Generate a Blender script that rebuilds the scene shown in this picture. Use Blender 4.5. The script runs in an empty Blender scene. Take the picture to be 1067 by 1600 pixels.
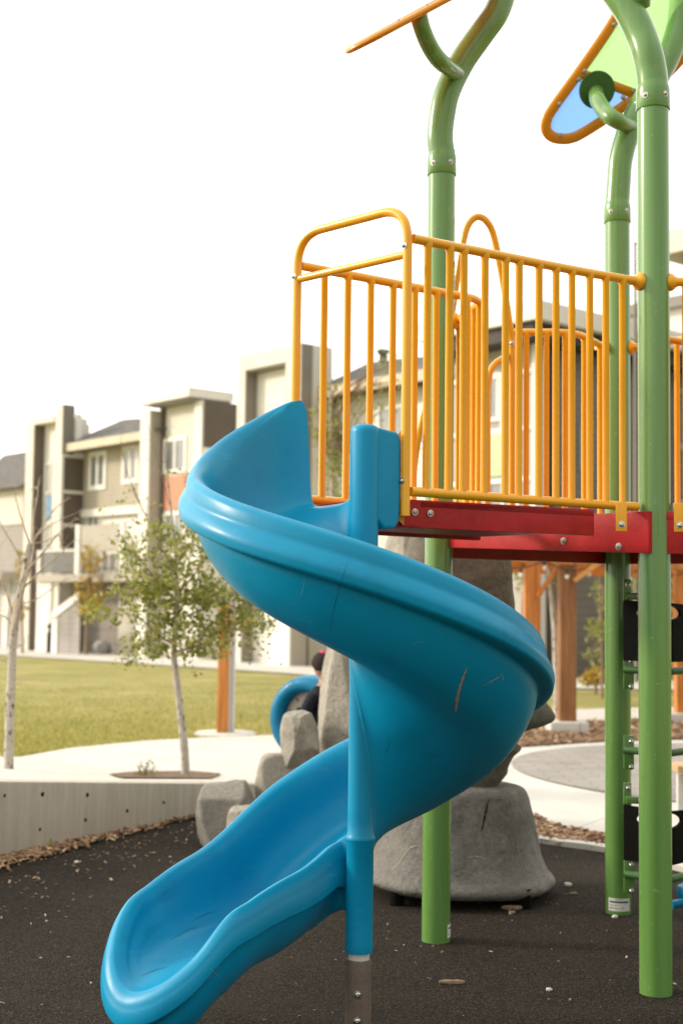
import bpy, bmesh, math, random
from mathutils import Vector, Matrix, noise
from mathutils.bvhtree import BVHTree
random.seed(7)
R = math.radians
C = bpy.context.scene.collection
SC = bpy.context.scene

# ------------------------------------------------------------------ camera
F_PX, W_PX, H_PX = 2100.0, 1067.0, 1600.0
PITCH, ROLL, CAM_H = math.atan(143 / F_PX), R(0.72), 1.5
CAM_M = Matrix.Rotation(math.pi / 2 + PITCH, 3, 'X') @ Matrix.Rotation(ROLL, 3, 'Z')
cam = bpy.data.cameras.new('camera')
cam_o = bpy.data.objects.new('camera', cam)
C.objects.link(cam_o)
cam_o.matrix_world = Matrix.Translation((0, 0, CAM_H)) @ CAM_M.to_4x4()
cam.sensor_fit = 'VERTICAL'
cam.sensor_height = 36
cam.lens = F_PX / H_PX * 36
cam.clip_end = 3000
cam.dof.use_dof = True
cam.dof.focus_distance = 4.5
cam.dof.aperture_fstop = 2.9
SC.camera = cam_o


def ray(px, py):
    return CAM_M @ Vector(((px - W_PX / 2) / F_PX, -(py - H_PX / 2) / F_PX, -1))


def P(px, py, d):
    """world point seen at a photo position, at forward distance d"""
    r = ray(px, py)
    return Vector((0, 0, CAM_H)) + r * (d / r.y)


def on_plane(px, py, p0, n):
    r = ray(px, py)
    o = Vector((0, 0, CAM_H))
    return o + r * ((Vector(p0) - o).dot(n) / r.dot(n))


# ------------------------------------------------------------------ terrain
WALL_A, WALL_D = Vector((-1.94, 7.9)), Vector((0.511, 0.860))
WALL_N = Vector((0.860, -0.511))


def h_behind(x, y):
    s = (Vector((x, y)) - WALL_A).dot(WALL_D)
    a = min(0.55, max(0.0, 0.415 - 0.113 * s)) * (1 - smoothstep(-0.55, 0.35, x))
    far = -0.5 * max(0.0, y - 13) / 44
    return a + max(far, -0.62)


def h_ground(x, y):
    p = Vector((x, y)) - WALL_A
    if p.dot(WALL_N) > -0.1 and y < 14:
        return -0.02
    return h_behind(x, y)


def ground(px, py, fn=h_behind):
    z = 0.0
    for _ in range(12):
        q = on_plane(px, py, (0, 0, z), Vector((0, 0, 1)))
        z = fn(q.x, q.y)
    return Vector((q.x, q.y, z))


# ------------------------------------------------------------------ materials
def rgb(r, g, b):
    f = lambda c: (c / 255 / 12.92) if c / 255 <= 0.04045 else ((c / 255 + 0.055) / 1.055) ** 2.4
    return (f(r), f(g), f(b))


class NT:
    def __init__(s, name):
        s.m = bpy.data.materials.new(name)
        s.m.use_nodes = True
        s.t = s.m.node_tree
        s.b = s.t.nodes['Principled BSDF']
        s.out = s.t.nodes['Material Output']
        s.tc = s.t.nodes.new('ShaderNodeTexCoord').outputs['Object']

    def n(s, ty, **kw):
        x = s.t.nodes.new(ty)
        for k, v in kw.items():
            if hasattr(x, k) and k not in x.inputs:
                setattr(x, k, v)
            else:
                s.put(x.inputs[k], v)
        return x

    def put(s, sock, v):
        if isinstance(v, bpy.types.NodeSocket):
            s.t.links.new(v, sock)
        elif isinstance(v, (tuple, list)) and len(v) == 3 and sock.type == 'RGBA':
            sock.default_value = (*v, 1)
        else:
            sock.default_value = v

    def mapped(s, scale=(1, 1, 1), rot=(0, 0, 0), loc=(0, 0, 0)):
        x = s.n('ShaderNodeMapping', Vector=s.tc, Scale=scale, Rotation=rot, Location=loc)
        return x.outputs[0]

    def noise(s, scale, detail=3, rough=0.6, vec=None):
        return s.n('ShaderNodeTexNoise', Vector=vec or s.tc, Scale=scale, Detail=detail, Roughness=rough).outputs[0]

    def ramp(s, fac, stops):
        x = s.t.nodes.new('ShaderNodeValToRGB')
        s.put(x.inputs[0], fac)
        e = x.color_ramp.elements
        while len(e) < len(stops):
            e.new(0.5)
        for el, (p, c) in zip(e, stops):
            el.position = p
            el.color = (*c, 1) if not isinstance(c, (int, float)) else (c, c, c, 1)
        return x.outputs[0]

    def mix(s, fac, a, b, mode='MIX'):
        x = s.t.nodes.new('ShaderNodeMix')
        x.data_type = 'RGBA'
        x.blend_type = mode
        s.put(x.inputs[0], fac)
        s.put(x.inputs[6], a)
        s.put(x.inputs[7], b)
        return x.outputs[2]

    def bump(s, h, strength, dist=0.01, prev=None):
        x = s.t.nodes.new('ShaderNodeBump')
        s.put(x.inputs['Height'], h)
        x.inputs['Strength'].default_value = strength
        x.inputs['Distance'].default_value = dist
        if prev is not None:
            s.put(x.inputs['Normal'], prev)
        return x.outputs[0]

    def set(s, **kw):
        for k, v in kw.items():
            s.put(s.b.inputs[k.replace('_', ' ')], v)
        return s


MAT = {}


def simple(name, col, rough=0.5, var=0.12, scale=6, bump=0.0, bscale=60, metal=0.0, coat=0.0, fine=0.0):
    """base colour with large soft variation, fine mottling and a light bump"""
    t = NT(name)
    n1 = t.noise(scale, 4)
    d = tuple(c * (1 - var) for c in col)
    l = tuple(min(1, c * (1 + var)) for c in col)
    c = t.ramp(n1, [(0.3, d), (0.7, l)])
    if fine:
        n2 = t.noise(bscale, 2)
        c = t.mix(fine, c, t.ramp(n2, [(0.35, (0, 0, 0)), (0.7, (1, 1, 1))]), 'OVERLAY')
    rr = t.ramp(t.noise(scale * 2.3, 3), [(0.3, max(0, rough - 0.08)), (0.7, min(1, rough + 0.08))])
    t.set(Base_Color=c, Roughness=rr, Metallic=metal, Coat_Weight=coat, Specular_IOR_Level=0.5 if metal else 0.3)
    if coat:
        t.set(Coat_Roughness=0.12)
    if bump:
        t.set(Normal=t.bump(t.noise(bscale, 3), bump, 0.004))
    MAT[name] = t.m
    return t


# ------------------------------------------------------------------ mesh building
WL = {}


class MB:
    def __init__(s):
        s.v, s.f = [], []

    def add(s, vs, fs):
        o = len(s.v)
        s.v += [Vector(v) for v in vs]
        s.f += [tuple(i + o for i in f) for f in fs]
        return s

    def box(s, c, size, m=None):
        x, y, z = (a / 2 for a in size)
        vs = [Vector((i * x, j * y, k * z)) for i in (-1, 1) for j in (-1, 1) for k in (-1, 1)]
        if m is not None:
            vs = [m @ v for v in vs]
        c = Vector(c)
        return s.add([v + c for v in vs], [(0, 1, 3, 2), (4, 6, 7, 5), (0, 4, 5, 1), (2, 3, 7, 6), (0, 2, 6, 4), (1, 5, 7, 3)])

    def hexa(s, a, b):
        """two quads (lists of 4 points) joined into a closed block"""
        return s.add(list(a) + list(b), [(3, 2, 1, 0), (4, 5, 6, 7)] + [(i, (i + 1) % 4, 4 + (i + 1) % 4, 4 + i) for i in range(4)])

    def prism(s, poly, vec):
        n = len(poly)
        vec = Vector(vec)
        a = [Vector(p) for p in poly]
        return s.add(a + [p + vec for p in a], [tuple(range(n))[::-1], tuple(range(n, 2 * n))] + [(i, (i + 1) % n, n + (i + 1) % n, n + i) for i in range(n)])

    def tube(s, path, rad, seg=16, caps=True, closed=False, flat=None):
        path = [Vector(p) for p in path]
        n = len(path)
        rads = rad if isinstance(rad, (list, tuple)) else [rad] * n
        up = None
        rings = []
        for i, p in enumerate(path):
            if closed:
                t = path[(i + 1) % n] - path[i - 1]
            else:
                t = path[min(i + 1, n - 1)] - path[max(i - 1, 0)]
            t.normalize()
            if up is None:
                ref = Vector((0, 0, 1)) if abs(t.z) < 0.9 else Vector((1, 0, 0))
                up = (ref - t * ref.dot(t)).normalized()
            else:
                up = (up - t * up.dot(t)).normalized()
            si = t.cross(up)
            u2, s2 = up, si
            rr = rads[i]
            if flat is not None:
                nn, kk = flat
                nn = (nn - t * nn.dot(t)).normalized()
                u2, s2 = nn * kk, t.cross(nn)
            rings.append([p + (u2 * math.cos(2 * math.pi * k / seg) + s2 * math.sin(2 * math.pi * k / seg)) * rr for k in range(seg)])
        vs = [v for r_ in rings for v in r_]
        fs = []
        m = n if closed else n - 1
        for i in range(m):
            a, b = i * seg, ((i + 1) % n) * seg
            for k in range(seg):
                k2 = (k + 1) % seg
                fs.append((a + k, a + k2, b + k2, b + k))
        if caps and not closed:
            fs.append(tuple(range(seg))[::-1])
            fs.append(tuple(range((n - 1) * seg, n * seg)))
        return s.add(vs, fs)

    def lathe(s, prof, c, seg=24, axis=None, caps=True):
        """prof: (r, h) list along axis from c"""
        ax = Vector(axis or (0, 0, 1)).normalized()
        ref = Vector((1, 0, 0)) if abs(ax.x) < 0.8 else Vector((0, 1, 0))
        u = (ref - ax * ref.dot(ax)).normalized()
        w = ax.cross(u)
        c = Vector(c)
        vs, fs = [], []
        for r_, h in prof:
            for k in range(seg):
                a = 2 * math.pi * k / seg
                vs.append(c + ax * h + (u * math.cos(a) + w * math.sin(a)) * r_)
        for i in range(len(prof) - 1):
            for k in range(seg):
                k2 = (k + 1) % seg
                fs.append((i * seg + k, i * seg + k2, (i + 1) * seg + k2, (i + 1) * seg + k))
        if caps:
            fs.append(tuple(range(seg))[::-1])
            fs.append(tuple(range((len(prof) - 1) * seg, len(prof) * seg)))
        return s.add(vs, fs)

    def ball(s, c, r, nu=14, nv=9, sc=(1, 1, 1), m=None):
        prof = []
        vs, fs = [], []
        c = Vector(c)
        for j in range(nv + 1):
            ph = math.pi * j / nv
            for k in range(nu):
                a = 2 * math.pi * k / nu
                v = Vector((math.sin(ph) * math.cos(a) * sc[0], math.sin(ph) * math.sin(a) * sc[1], math.cos(ph) * sc[2])) * r
                vs.append(c + (m @ v if m is not None else v))
        for j in range(nv):
            for k in range(nu):
                k2 = (k + 1) % nu
                fs.append((j * nu + k, (j + 1) * nu + k, (j + 1) * nu + k2, j * nu + k2))
        return s.add(vs, fs)

    def build(s, name, mat, parent=None, bevel=0.0, sharp=40, loc=None, smooth=True, bseg=2, merge=True):
        off = WL.get(parent.name, Vector((0, 0, 0))) if parent else Vector(loc or (0, 0, 0))
        me = bpy.data.meshes.new(name)
        me.from_pydata([v - off for v in s.v], [], s.f)
        bm = bmesh.new()
        bm.from_mesh(me)
        if merge:
            bmesh.ops.remove_doubles(bm, verts=bm.verts, dist=1e-5)
        bmesh.ops.recalc_face_normals(bm, faces=bm.faces)
        if bevel:
            ed = [e for e in bm.edges if len(e.link_faces) == 2 and e.calc_face_angle(0) > R(35)]
            bmesh.ops.bevel(bm, geom=ed, offset=bevel, segments=bseg, affect='EDGES', profile=0.6, clamp_overlap=True)
        bm.to_mesh(me)
        bm.free()
        if smooth:
            me.polygons.foreach_set('use_smooth', [True] * len(me.polygons))
            me.set_sharp_from_angle(angle=R(sharp))
        me.materials.append(MAT[mat] if isinstance(mat, str) else mat)
        o = bpy.data.objects.new(name, me)
        C.objects.link(o)
        if parent:
            o.parent = parent
            WL[o.name] = off
        else:
            o.location = off
            WL[o.name] = off
        return o


def tag(o, label=None, cat=None, group=None, kind=None):
    if label:
        o['label'] = label
    if cat:
        o['category'] = cat
    if group:
        o['group'] = group
    if kind:
        o['kind'] = kind
    return o


def thing(name, label, cat, loc, group=None):
    o = bpy.data.objects.new(name, None)
    C.objects.link(o)
    o.location = loc
    o.empty_display_size = 0.1
    WL[o.name] = Vector(loc)
    return tag(o, label, cat, group)


def cr(pts, n=8, closed=False):
    """Catmull-Rom curve through points"""
    pts = [Vector(p) for p in pts]
    N = len(pts)
    out = []
    for i in range(N if closed else N - 1):
        if closed:
            a, b, c, d = (pts[(i + k) % N] for k in (-1, 0, 1, 2))
        else:
            b, c = pts[i], pts[i + 1]
            a = pts[i - 1] if i else b * 2 - c
            d = pts[i + 2] if i + 2 < N else c * 2 - b
        for k in range(n):
            t = k / n
            out.append(0.5 * ((2 * b) + (c - a) * t + (2 * a - 5 * b + 4 * c - d) * t * t + (3 * b - a - 3 * c + d) * t ** 3))
    if not closed:
        out.append(pts[-1])
    return out


def fillet(pts, rad, n=8):
    """polyline with rounded corners"""
    pts = [Vector(p) for p in pts]
    out = [pts[0]]
    for i in range(1, len(pts) - 1):
        p, a, b = pts[i], pts[i - 1], pts[i + 1]
        da, db = (a - p), (b - p)
        r_ = min(rad, da.length * 0.49, db.length * 0.49)
        s, e = p + da.normalized() * r_, p + db.normalized() * r_
        for k in range(n + 1):
            t = k / n
            out.append(s * (1 - t) ** 2 + p * 2 * t * (1 - t) + e * t * t)
    out.append(pts[-1])
    return out


def lerp_table(tab, x):
    """smooth interpolation through (x, y) rows"""
    if x <= tab[0][0]:
        return tab[0][1]
    if x >= tab[-1][0]:
        return tab[-1][1]
    for i in range(len(tab) - 1):
        if tab[i][0] <= x <= tab[i + 1][0]:
            x0, y0 = tab[i]
            x1, y1 = tab[i + 1]
            m0 = (y1 - tab[i - 1][1]) / (x1 - tab[i - 1][0]) if i else (y1 - y0) / (x1 - x0)
            m1 = (tab[i + 2][1] - y0) / (tab[i + 2][0] - x0) if i + 2 < len(tab) else (y1 - y0) / (x1 - x0)
            hh = x1 - x0
            t = (x - x0) / hh
            return (2 * t ** 3 - 3 * t * t + 1) * y0 + (t ** 3 - 2 * t * t + t) * hh * m0 + (-2 * t ** 3 + 3 * t * t) * y1 + (t ** 3 - t * t) * hh * m1


def bolt(mb, c, axis, r=0.009):
    mb.lathe([(r * 1.35, 0), (r * 1.35, 0.0022), (r, 0.0025), (r * 0.92, 0.0055), (r * 0.6, 0.0082), (r * 0.35, 0.009), (r * 0.3, 0.0065), (0.0005, 0.006)], c, 12, axis)


def smoothstep(a, b, x):
    t = min(1, max(0, (x - a) / (b - a)))
    return t * t * (3 - 2 * t)
# ------------------------------------------------------------------ material library
simple('yellow_paint', (0.86, 0.385, 0.011), 0.30, 0.05, 3, 0.0, 90, coat=0.5)
simple('red_deck', (0.43, 0.014, 0.017), 0.45, 0.18, 9, 0.25, 160, fine=0.12)
simple('steel', (0.55, 0.53, 0.5), 0.28, 0.15, 80, metal=1.0)
simple('grey_pipe', (0.42, 0.40, 0.36), 0.5, 0.2, 30, metal=0.3)
simple('black_panel', (0.005, 0.005, 0.004), 0.6, 0.2, 12, 0.2, 120)
MAT['black_panel'].node_tree.nodes['Principled BSDF'].inputs['Specular IOR Level'].default_value = 0.06
simple('sticker_white', (0.75, 0.73, 0.68), 0.5, 0.08, 60)
simple('sticker_ink', (0.03, 0.028, 0.026), 0.6, 0.1, 60)
simple('sticker_grey', (0.28, 0.27, 0.25), 0.6, 0.1, 60)
simple('sticker_orange', (0.8, 0.22, 0.05), 0.5, 0.05, 60)
simple('pole_brown', (0.14, 0.105, 0.08), 0.55, 0.2, 18, 0.3, 200, fine=0.15)
simple('dark_metal', (0.03, 0.03, 0.03), 0.5, 0.2, 20)
simple('pale_metal', (0.55, 0.54, 0.52), 0.45, 0.1, 20)
simple('blue_plastic', (0.002, 0.18, 0.345), 0.34, 0.08, 4, 0.08, 90)

# green powder-coated posts
t = NT('green_paint')
v = t.mapped((9, 9, 0.35))
c = t.ramp(t.noise(2.2, 4, vec=v), [(0.3, (0.104, 0.236, 0.050)), (0.7, (0.150, 0.296, 0.077))])
c = t.mix(t.ramp(t.noise(38, 4), [(0.64, 0), (0.72, 0.4)]), c, (0.32, 0.40, 0.24))
c = t.mix(t.ramp(t.noise(14, 6, 0.75, vec=t.mapped((1, 1, 0.5))), [(0.62, 0), (0.72, 0.35)]), c, (0.06, 0.10, 0.035))
t.set(Base_Color=c, Roughness=t.ramp(t.noise(3, 3, vec=v), [(0.3, 0.16), (0.7, 0.30)]), Coat_Weight=0.35, Coat_Roughness=0.08)
t.set(Normal=t.bump(t.noise(1.5, 2, vec=v), 0.10, 0.004))
MAT['green_paint'] = t.m
simple('green_dark', (0.05, 0.13, 0.035), 0.4, 0.12, 9)

# roto-moulded blue slide plastic, slightly sun-bleached and scuffed
t = NT('slide_blue')
n1 = t.noise(2.2, 4)
c = t.ramp(n1, [(0.25, (0.0006, 0.212, 0.392)), (0.75, (0.0010, 0.268, 0.470))])
sc = t.ramp(t.noise(55, 6, 0.75), [(0.60, 0), (0.78, 0.22)])
c = t.mix(sc, c, (0.10, 0.36, 0.56))
st = t.ramp(t.noise(7, 5, 0.7, vec=t.mapped((1, 1, 9))), [(0.62, 0), (0.72, 0.14)])
c = t.mix(st, c, (0.20, 0.40, 0.52))
dirt = t.ramp(t.noise(5.5, 6, 0.7), [(0.55, 0), (0.8, 0.30)])
c = t.mix(dirt, c, (0.004, 0.085, 0.165))
t.set(Base_Color=c, Roughness=t.ramp(t.noise(6, 4), [(0.3, 0.30), (0.7, 0.46)]), Specular_IOR_Level=0.26)
b = t.bump(t.noise(260, 2), 0.10, 0.001)
t.set(Normal=t.bump(t.noise(5, 3), 0.14, 0.012, b))
MAT['slide_blue'] = t.m
simple('slide_seam', (0.001, 0.075, 0.15), 0.6, 0.1, 20)
simple('scratch', (0.34, 0.27, 0.22), 0.8, 0.3, 200)
simple('scratch_pale', (0.10, 0.36, 0.52), 0.7, 0.2, 200)

# rubber play surface: bonded black crumb with tan and pale flecks
t = NT('rubber')
vo = t.n('ShaderNodeTexVoronoi', Vector=t.tc, Scale=250.0)
fl = t.n('ShaderNodeSeparateColor', Color=vo.outputs['Color'])
base = t.ramp(fl.outputs[0], [(0.0, (0.012, 0.0105, 0.009)), (0.5, (0.018, 0.0155, 0.013)), (0.82, (0.038, 0.032, 0.026)), (0.97, (0.12, 0.098, 0.072))])
base = t.mix(t.ramp(t.noise(0.9, 5), [(0.3, 0.0), (0.75, 0.55)]), base, t.mix(0.5, base, (0.034, 0.026, 0.019)))
dust = t.ramp(t.noise(2.4, 6, 0.65), [(0.5, 0), (0.8, 0.35)])
base = t.mix(dust, base, (0.046, 0.039, 0.031))
base = t.mix(t.ramp(t.noise(0.55, 6, 0.7, vec=t.mapped((1, 1.6, 1), (0, 0, 0.4))), [(0.48, 0), (0.66, 0.5)]), base, (0.05, 0.042, 0.034))
t.set(Base_Color=base, Roughness=0.95, Specular_IOR_Level=0.08)
t.set(Normal=t.bump(vo.outputs['Distance'], 0.9, 0.004, t.bump(t.noise(60, 4), 0.5, 0.006)))
MAT['rubber'] = t.m

# lawn
t = NT('lawn')
n1, n2 = t.noise(0.42, 6, 0.7), t.noise(2.6, 6, 0.75, vec=t.mapped((0.6, 1.6, 1)))
c = t.ramp(n1, [(0.36, (0.27, 0.255, 0.055)), (0.50, (0.45, 0.38, 0.105)), (0.64, (0.56, 0.455, 0.17))])
c = t.mix(t.ramp(n2, [(0.42, 0), (0.62, 0.75)]), c, (0.215, 0.225, 0.045))
c = t.mix(t.ramp(t.noise(7.0, 5, 0.8), [(0.5, 0), (0.68, 0.6)]), c, (0.45, 0.375, 0.15))
c = t.mix(t.ramp(t.noise(38, 3), [(0.45, 0), (0.7, 0.55)]), c, (0.11, 0.13, 0.025))
t.set(Base_Color=c, Roughness=0.9, Normal=t.bump(t.noise(60, 4), 1.0, 0.04))
MAT['lawn'] = t.m

# poured concrete flatwork
t = NT('concrete_flat')
c = t.ramp(t.noise(1.3, 6, 0.65), [(0.25, (0.50, 0.47, 0.42)), (0.75, (0.62, 0.59, 0.54))])
c = t.mix(t.ramp(t.noise(90, 3), [(0.55, 0), (0.75, 0.3)]), c, (0.36, 0.34, 0.3))
br = t.n('ShaderNodeTexBrick', Vector=t.mapped((1, 1, 0), (0, 0, 0.55)), Scale=1.0)
br.offset = 0.0
br.inputs['Color1'].default_value = br.inputs['Color2'].default_value = (0, 0, 0, 1)
br.inputs['Mortar'].default_value = (1, 1, 1, 1)
br.inputs['Mortar Size'].default_value = 0.007
br.inputs['Brick Width'].default_value = 1.7
br.inputs['Row Height'].default_value = 1.7
c = t.mix(t.ramp(br.outputs[0], [(0.1, 0), (0.9, 0.7)]), c, (0.24, 0.22, 0.19))
c = t.mix(t.ramp(t.noise(4.5, 7, 0.75), [(0.55, 0), (0.75, 0.4)]), c, (0.40, 0.365, 0.31))
t.set(Base_Color=c, Roughness=0.85, Normal=t.bump(t.noise(120, 2), 0.2, 0.003))
MAT['concrete_flat'] = t.m

# board-formed retaining wall with vertical run-down streaks
t = NT('concrete_wall')
c = t.ramp(t.noise(2.0, 6, 0.65), [(0.25, (0.43, 0.385, 0.315)), (0.75, (0.55, 0.505, 0.425))])
stv = t.noise(3.2, 5, 0.7, vec=t.mapped((5.5, 5.5, 0.35)))
c = t.mix(t.ramp(stv, [(0.40, 0.26), (0.60, 0)]), c, (0.20, 0.172, 0.135))
c = t.mix(t.ramp(t.noise(2.6, 4, 0.7, vec=t.mapped((7, 7, 0.3), loc=(3, 1, 0))), [(0.6, 0), (0.7, 0.16)]), c, (0.58, 0.55, 0.49))
t.set(Base_Color=c, Roughness=0.85, Normal=t.bump(t.noise(45, 5), 0.4, 0.006))
MAT['concrete_wall'] = t.m
simple('hole_dark', (0.03, 0.025, 0.02), 0.9, 0.3, 80)

# pavers of the round plaza
t = NT('pavers')
br = t.n('ShaderNodeTexBrick', Vector=t.tc, Scale=1.0)
br.inputs['Color1'].default_value = (0.25, 0.225, 0.20, 1)
br.inputs['Color2'].default_value = (0.32, 0.29, 0.26, 1)
br.inputs['Mortar'].default_value = (0.15, 0.135, 0.12, 1)
br.inputs['Mortar Size'].default_value = 0.008
br.inputs['Brick Width'].default_value = 0.30
br.inputs['Row Height'].default_value = 0.15
c = t.mix(0.35, br.outputs[0], t.ramp(t.noise(2, 5), [(0.3, (0.18, 0.165, 0.15)), (0.7, (0.36, 0.33, 0.3))]))
t.set(Base_Color=c, Roughness=0.85)
MAT['pavers'] = t.m

# mulch bed under the loose chips
t = NT('mulch')
vo = t.n('ShaderNodeTexVoronoi', Vector=t.mapped((1, 2.2, 1)), Scale=38.0)
fl = t.n('ShaderNodeSeparateColor', Color=vo.outputs['Color'])
c = t.ramp(fl.outputs[0], [(0, (0.07, 0.042, 0.025)), (0.5, (0.20, 0.125, 0.07)), (1, (0.42, 0.30, 0.19))])
t.set(Base_Color=c, Roughness=0.95, Normal=t.bump(vo.outputs['Distance'], 1.0, 0.02))
MAT['mulch'] = t.m


def chips_mat(name, stops):
    t = NT(name)
    oi = t.n('ShaderNodeNewGeometry').outputs['Random Per Island']
    c = t.ramp(oi, stops)
    c = t.mix(0.35, c, t.ramp(t.noise(120, 3), [(0.3, (0.05, 0.03, 0.02)), (0.7, (0.6, 0.45, 0.3))]), 'OVERLAY')
    t.set(Base_Color=c, Roughness=0.9)
    MAT[name] = t.m


chips_mat('wood_chip', [(0, (0.10, 0.055, 0.03)), (0.35, (0.24, 0.14, 0.075)), (0.7, (0.36, 0.235, 0.14)), (1, (0.60, 0.47, 0.33))])
chips_mat('crumb', [(0, (0.16, 0.10, 0.06)), (0.5, (0.32, 0.23, 0.15)), (1, (0.62, 0.56, 0.46))])
simple('stick_wood', (0.33, 0.235, 0.15), 0.85, 0.4, 30, 0.6, 90, fine=0.3)
simple('pebble', (0.68, 0.65, 0.60), 0.7, 0.1, 40, 0.3, 120)

# sprayed-concrete rock of the climbing sculpture
def rock_mat(name, a, b):
    t = NT(name)
    c = t.ramp(t.noise(2.2, 8, 0.7), [(0.3, a), (0.7, b)])
    c = t.mix(t.ramp(t.noise(9, 7, 0.75), [(0.45, 0), (0.72, 0.65)]), c, tuple(x * 0.5 for x in a))
    c = t.mix(t.ramp(t.noise(3.4, 8, 0.78, vec=t.mapped((1, 1, 0.35))), [(0.54, 0), (0.68, 0.6)]), c, tuple(min(1, x * 1.4) for x in b))
    c = t.mix(t.ramp(t.noise(60, 5, 0.8), [(0.50, 0), (0.68, 0.6)]), c, tuple(x * 0.4 for x in a))
    c = t.mix(t.ramp(t.noise(24, 6, 0.8), [(0.60, 0), (0.70, 0.28)]), c, tuple(min(1, x * 1.5) for x in b))
    v = t.n('ShaderNodeTexVoronoi', Vector=t.mix(0.22, t.tc, t.n('ShaderNodeTexNoise', Vector=t.tc, Scale=3.0, Detail=5.0).outputs['Color']), Scale=2.6)
    v.feature = 'DISTANCE_TO_EDGE'
    cr_ = t.ramp(v.outputs['Distance'], [(0.0, 0.0), (0.025, 1.0)])
    mu = t.n('ShaderNodeTexNoise', Vector=t.tc, Scale=4.0, Detail=8.0, Roughness=0.6)
    t.set(Base_Color=c, Roughness=0.9, Specular_IOR_Level=0.3)
    t.set(Normal=t.bump(mu.outputs[0], 1.0, 0.035, t.bump(t.noise(60, 5, 0.7), 0.5, 0.008, t.bump(cr_, 0.25, 0.006))))
    MAT[name] = t.m


rock_mat('rock_grey', (0.15, 0.14, 0.125), (0.235, 0.22, 0.20))
rock_mat('rock_mid', (0.215, 0.198, 0.17), (0.33, 0.305, 0.265))
rock_mat('rock_dark', (0.125, 0.11, 0.09), (0.20, 0.18, 0.15))
rock_mat('rock_pale', (0.29, 0.265, 0.22), (0.42, 0.39, 0.335))

# stained pergola timber
t = NT('timber')
g = t.noise(3.0, 6, 0.7, vec=t.mapped((9, 9, 0.6)))
c = t.ramp(g, [(0.3, (0.34, 0.11, 0.02)), (0.55, (0.58, 0.215, 0.042)), (0.75, (0.70, 0.30, 0.08))])
t.set(Base_Color=c, Roughness=0.6, Normal=t.bump(g, 0.3, 0.006))
MAT['timber'] = t.m
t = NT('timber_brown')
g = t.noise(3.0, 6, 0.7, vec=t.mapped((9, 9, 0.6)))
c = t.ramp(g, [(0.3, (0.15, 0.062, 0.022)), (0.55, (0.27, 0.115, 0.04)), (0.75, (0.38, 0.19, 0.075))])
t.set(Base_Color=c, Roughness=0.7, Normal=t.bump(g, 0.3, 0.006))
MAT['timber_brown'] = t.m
simple('timber_pale', (0.62, 0.30, 0.09), 0.6, 0.2, 14)
simple('bench_wood', (0.46, 0.31, 0.17), 0.6, 0.25, 12)

# birch bark
t = NT('birch_bark')
c = t.ramp(t.noise(6, 5, 0.7), [(0.3, (0.36, 0.315, 0.26)), (0.7, (0.56, 0.51, 0.44))])
mk = t.ramp(t.noise(10, 5, 0.75, vec=t.mapped((2.6, 2.6, 1.2))), [(0.56, 0), (0.61, 1)])
c = t.mix(mk, c, (0.05, 0.04, 0.032))
c = t.mix(t.ramp(t.noise(16, 3, vec=t.mapped((1, 1, 6))), [(0.58, 0), (0.7, 0.55)]), c, (0.20, 0.16, 0.125))
t.set(Base_Color=c, Roughness=0.8, Normal=t.bump(mk, 0.4, 0.006))
MAT['birch_bark'] = t.m
simple('twig', (0.27, 0.19, 0.13), 0.85, 0.25, 20)
simple('twig_pale', (0.42, 0.33, 0.25), 0.85, 0.25, 20)


def leaf_mat(name, stops):
    t = NT(name)
    oi = t.n('ShaderNodeNewGeometry').outputs['Random Per Island']
    c = t.ramp(oi, stops)
    t.set(Base_Color=c, Roughness=0.55)
    tr = t.n('ShaderNodeBsdfTranslucent', Color=t.mix(0.5, c, (0.40, 0.42, 0.06)))
    mx = t.n('ShaderNodeMixShader')
    mx.inputs[0].default_value = 0.35
    t.t.links.new(t.b.outputs[0], mx.inputs[1])
    t.t.links.new(tr.outputs[0], mx.inputs[2])
    t.t.links.new(mx.outputs[0], t.out.inputs[0])
    MAT[name] = t.m


leaf_mat('leaf_green', [(0, (0.075, 0.10, 0.02)), (0.35, (0.17, 0.20, 0.038)), (0.7, (0.32, 0.33, 0.075)), (1, (0.52, 0.47, 0.17))])
leaf_mat('leaf_yellow', [(0, (0.28, 0.17, 0.02)), (0.6, (0.46, 0.27, 0.03)), (1, (0.5, 0.37, 0.08))])
leaf_mat('leaf_light', [(0, (0.12, 0.15, 0.04)), (0.6, (0.22, 0.25, 0.08)), (1, (0.40, 0.36, 0.14))])

# houses
def siding(name, col, pitch=0.18, vert=False, depth=0.5):
    t = NT(name)
    w = t.n('ShaderNodeTexWave', Vector=t.tc, Scale=1.0 / pitch / 2 / math.pi * 2 * math.pi / 6.2832 * 6.2832 * 0.159)
    w.wave_type = 'BANDS'
    w.bands_direction = 'X' if vert else 'Z'
    w.wave_profile = 'SAW'
    w.inputs['Scale'].default_value = 0.314 / pitch
    c = t.ramp(t.noise(0.8, 4), [(0.3, tuple(x * 0.9 for x in col)), (0.7, tuple(min(1, x * 1.06) for x in col))])
    c = t.mix(t.ramp(w.outputs[0], [(0.80, 0), (0.97, depth)]), c, tuple(x * 0.45 for x in col))
    t.set(Base_Color=c, Roughness=0.75)
    MAT[name] = t.m


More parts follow.
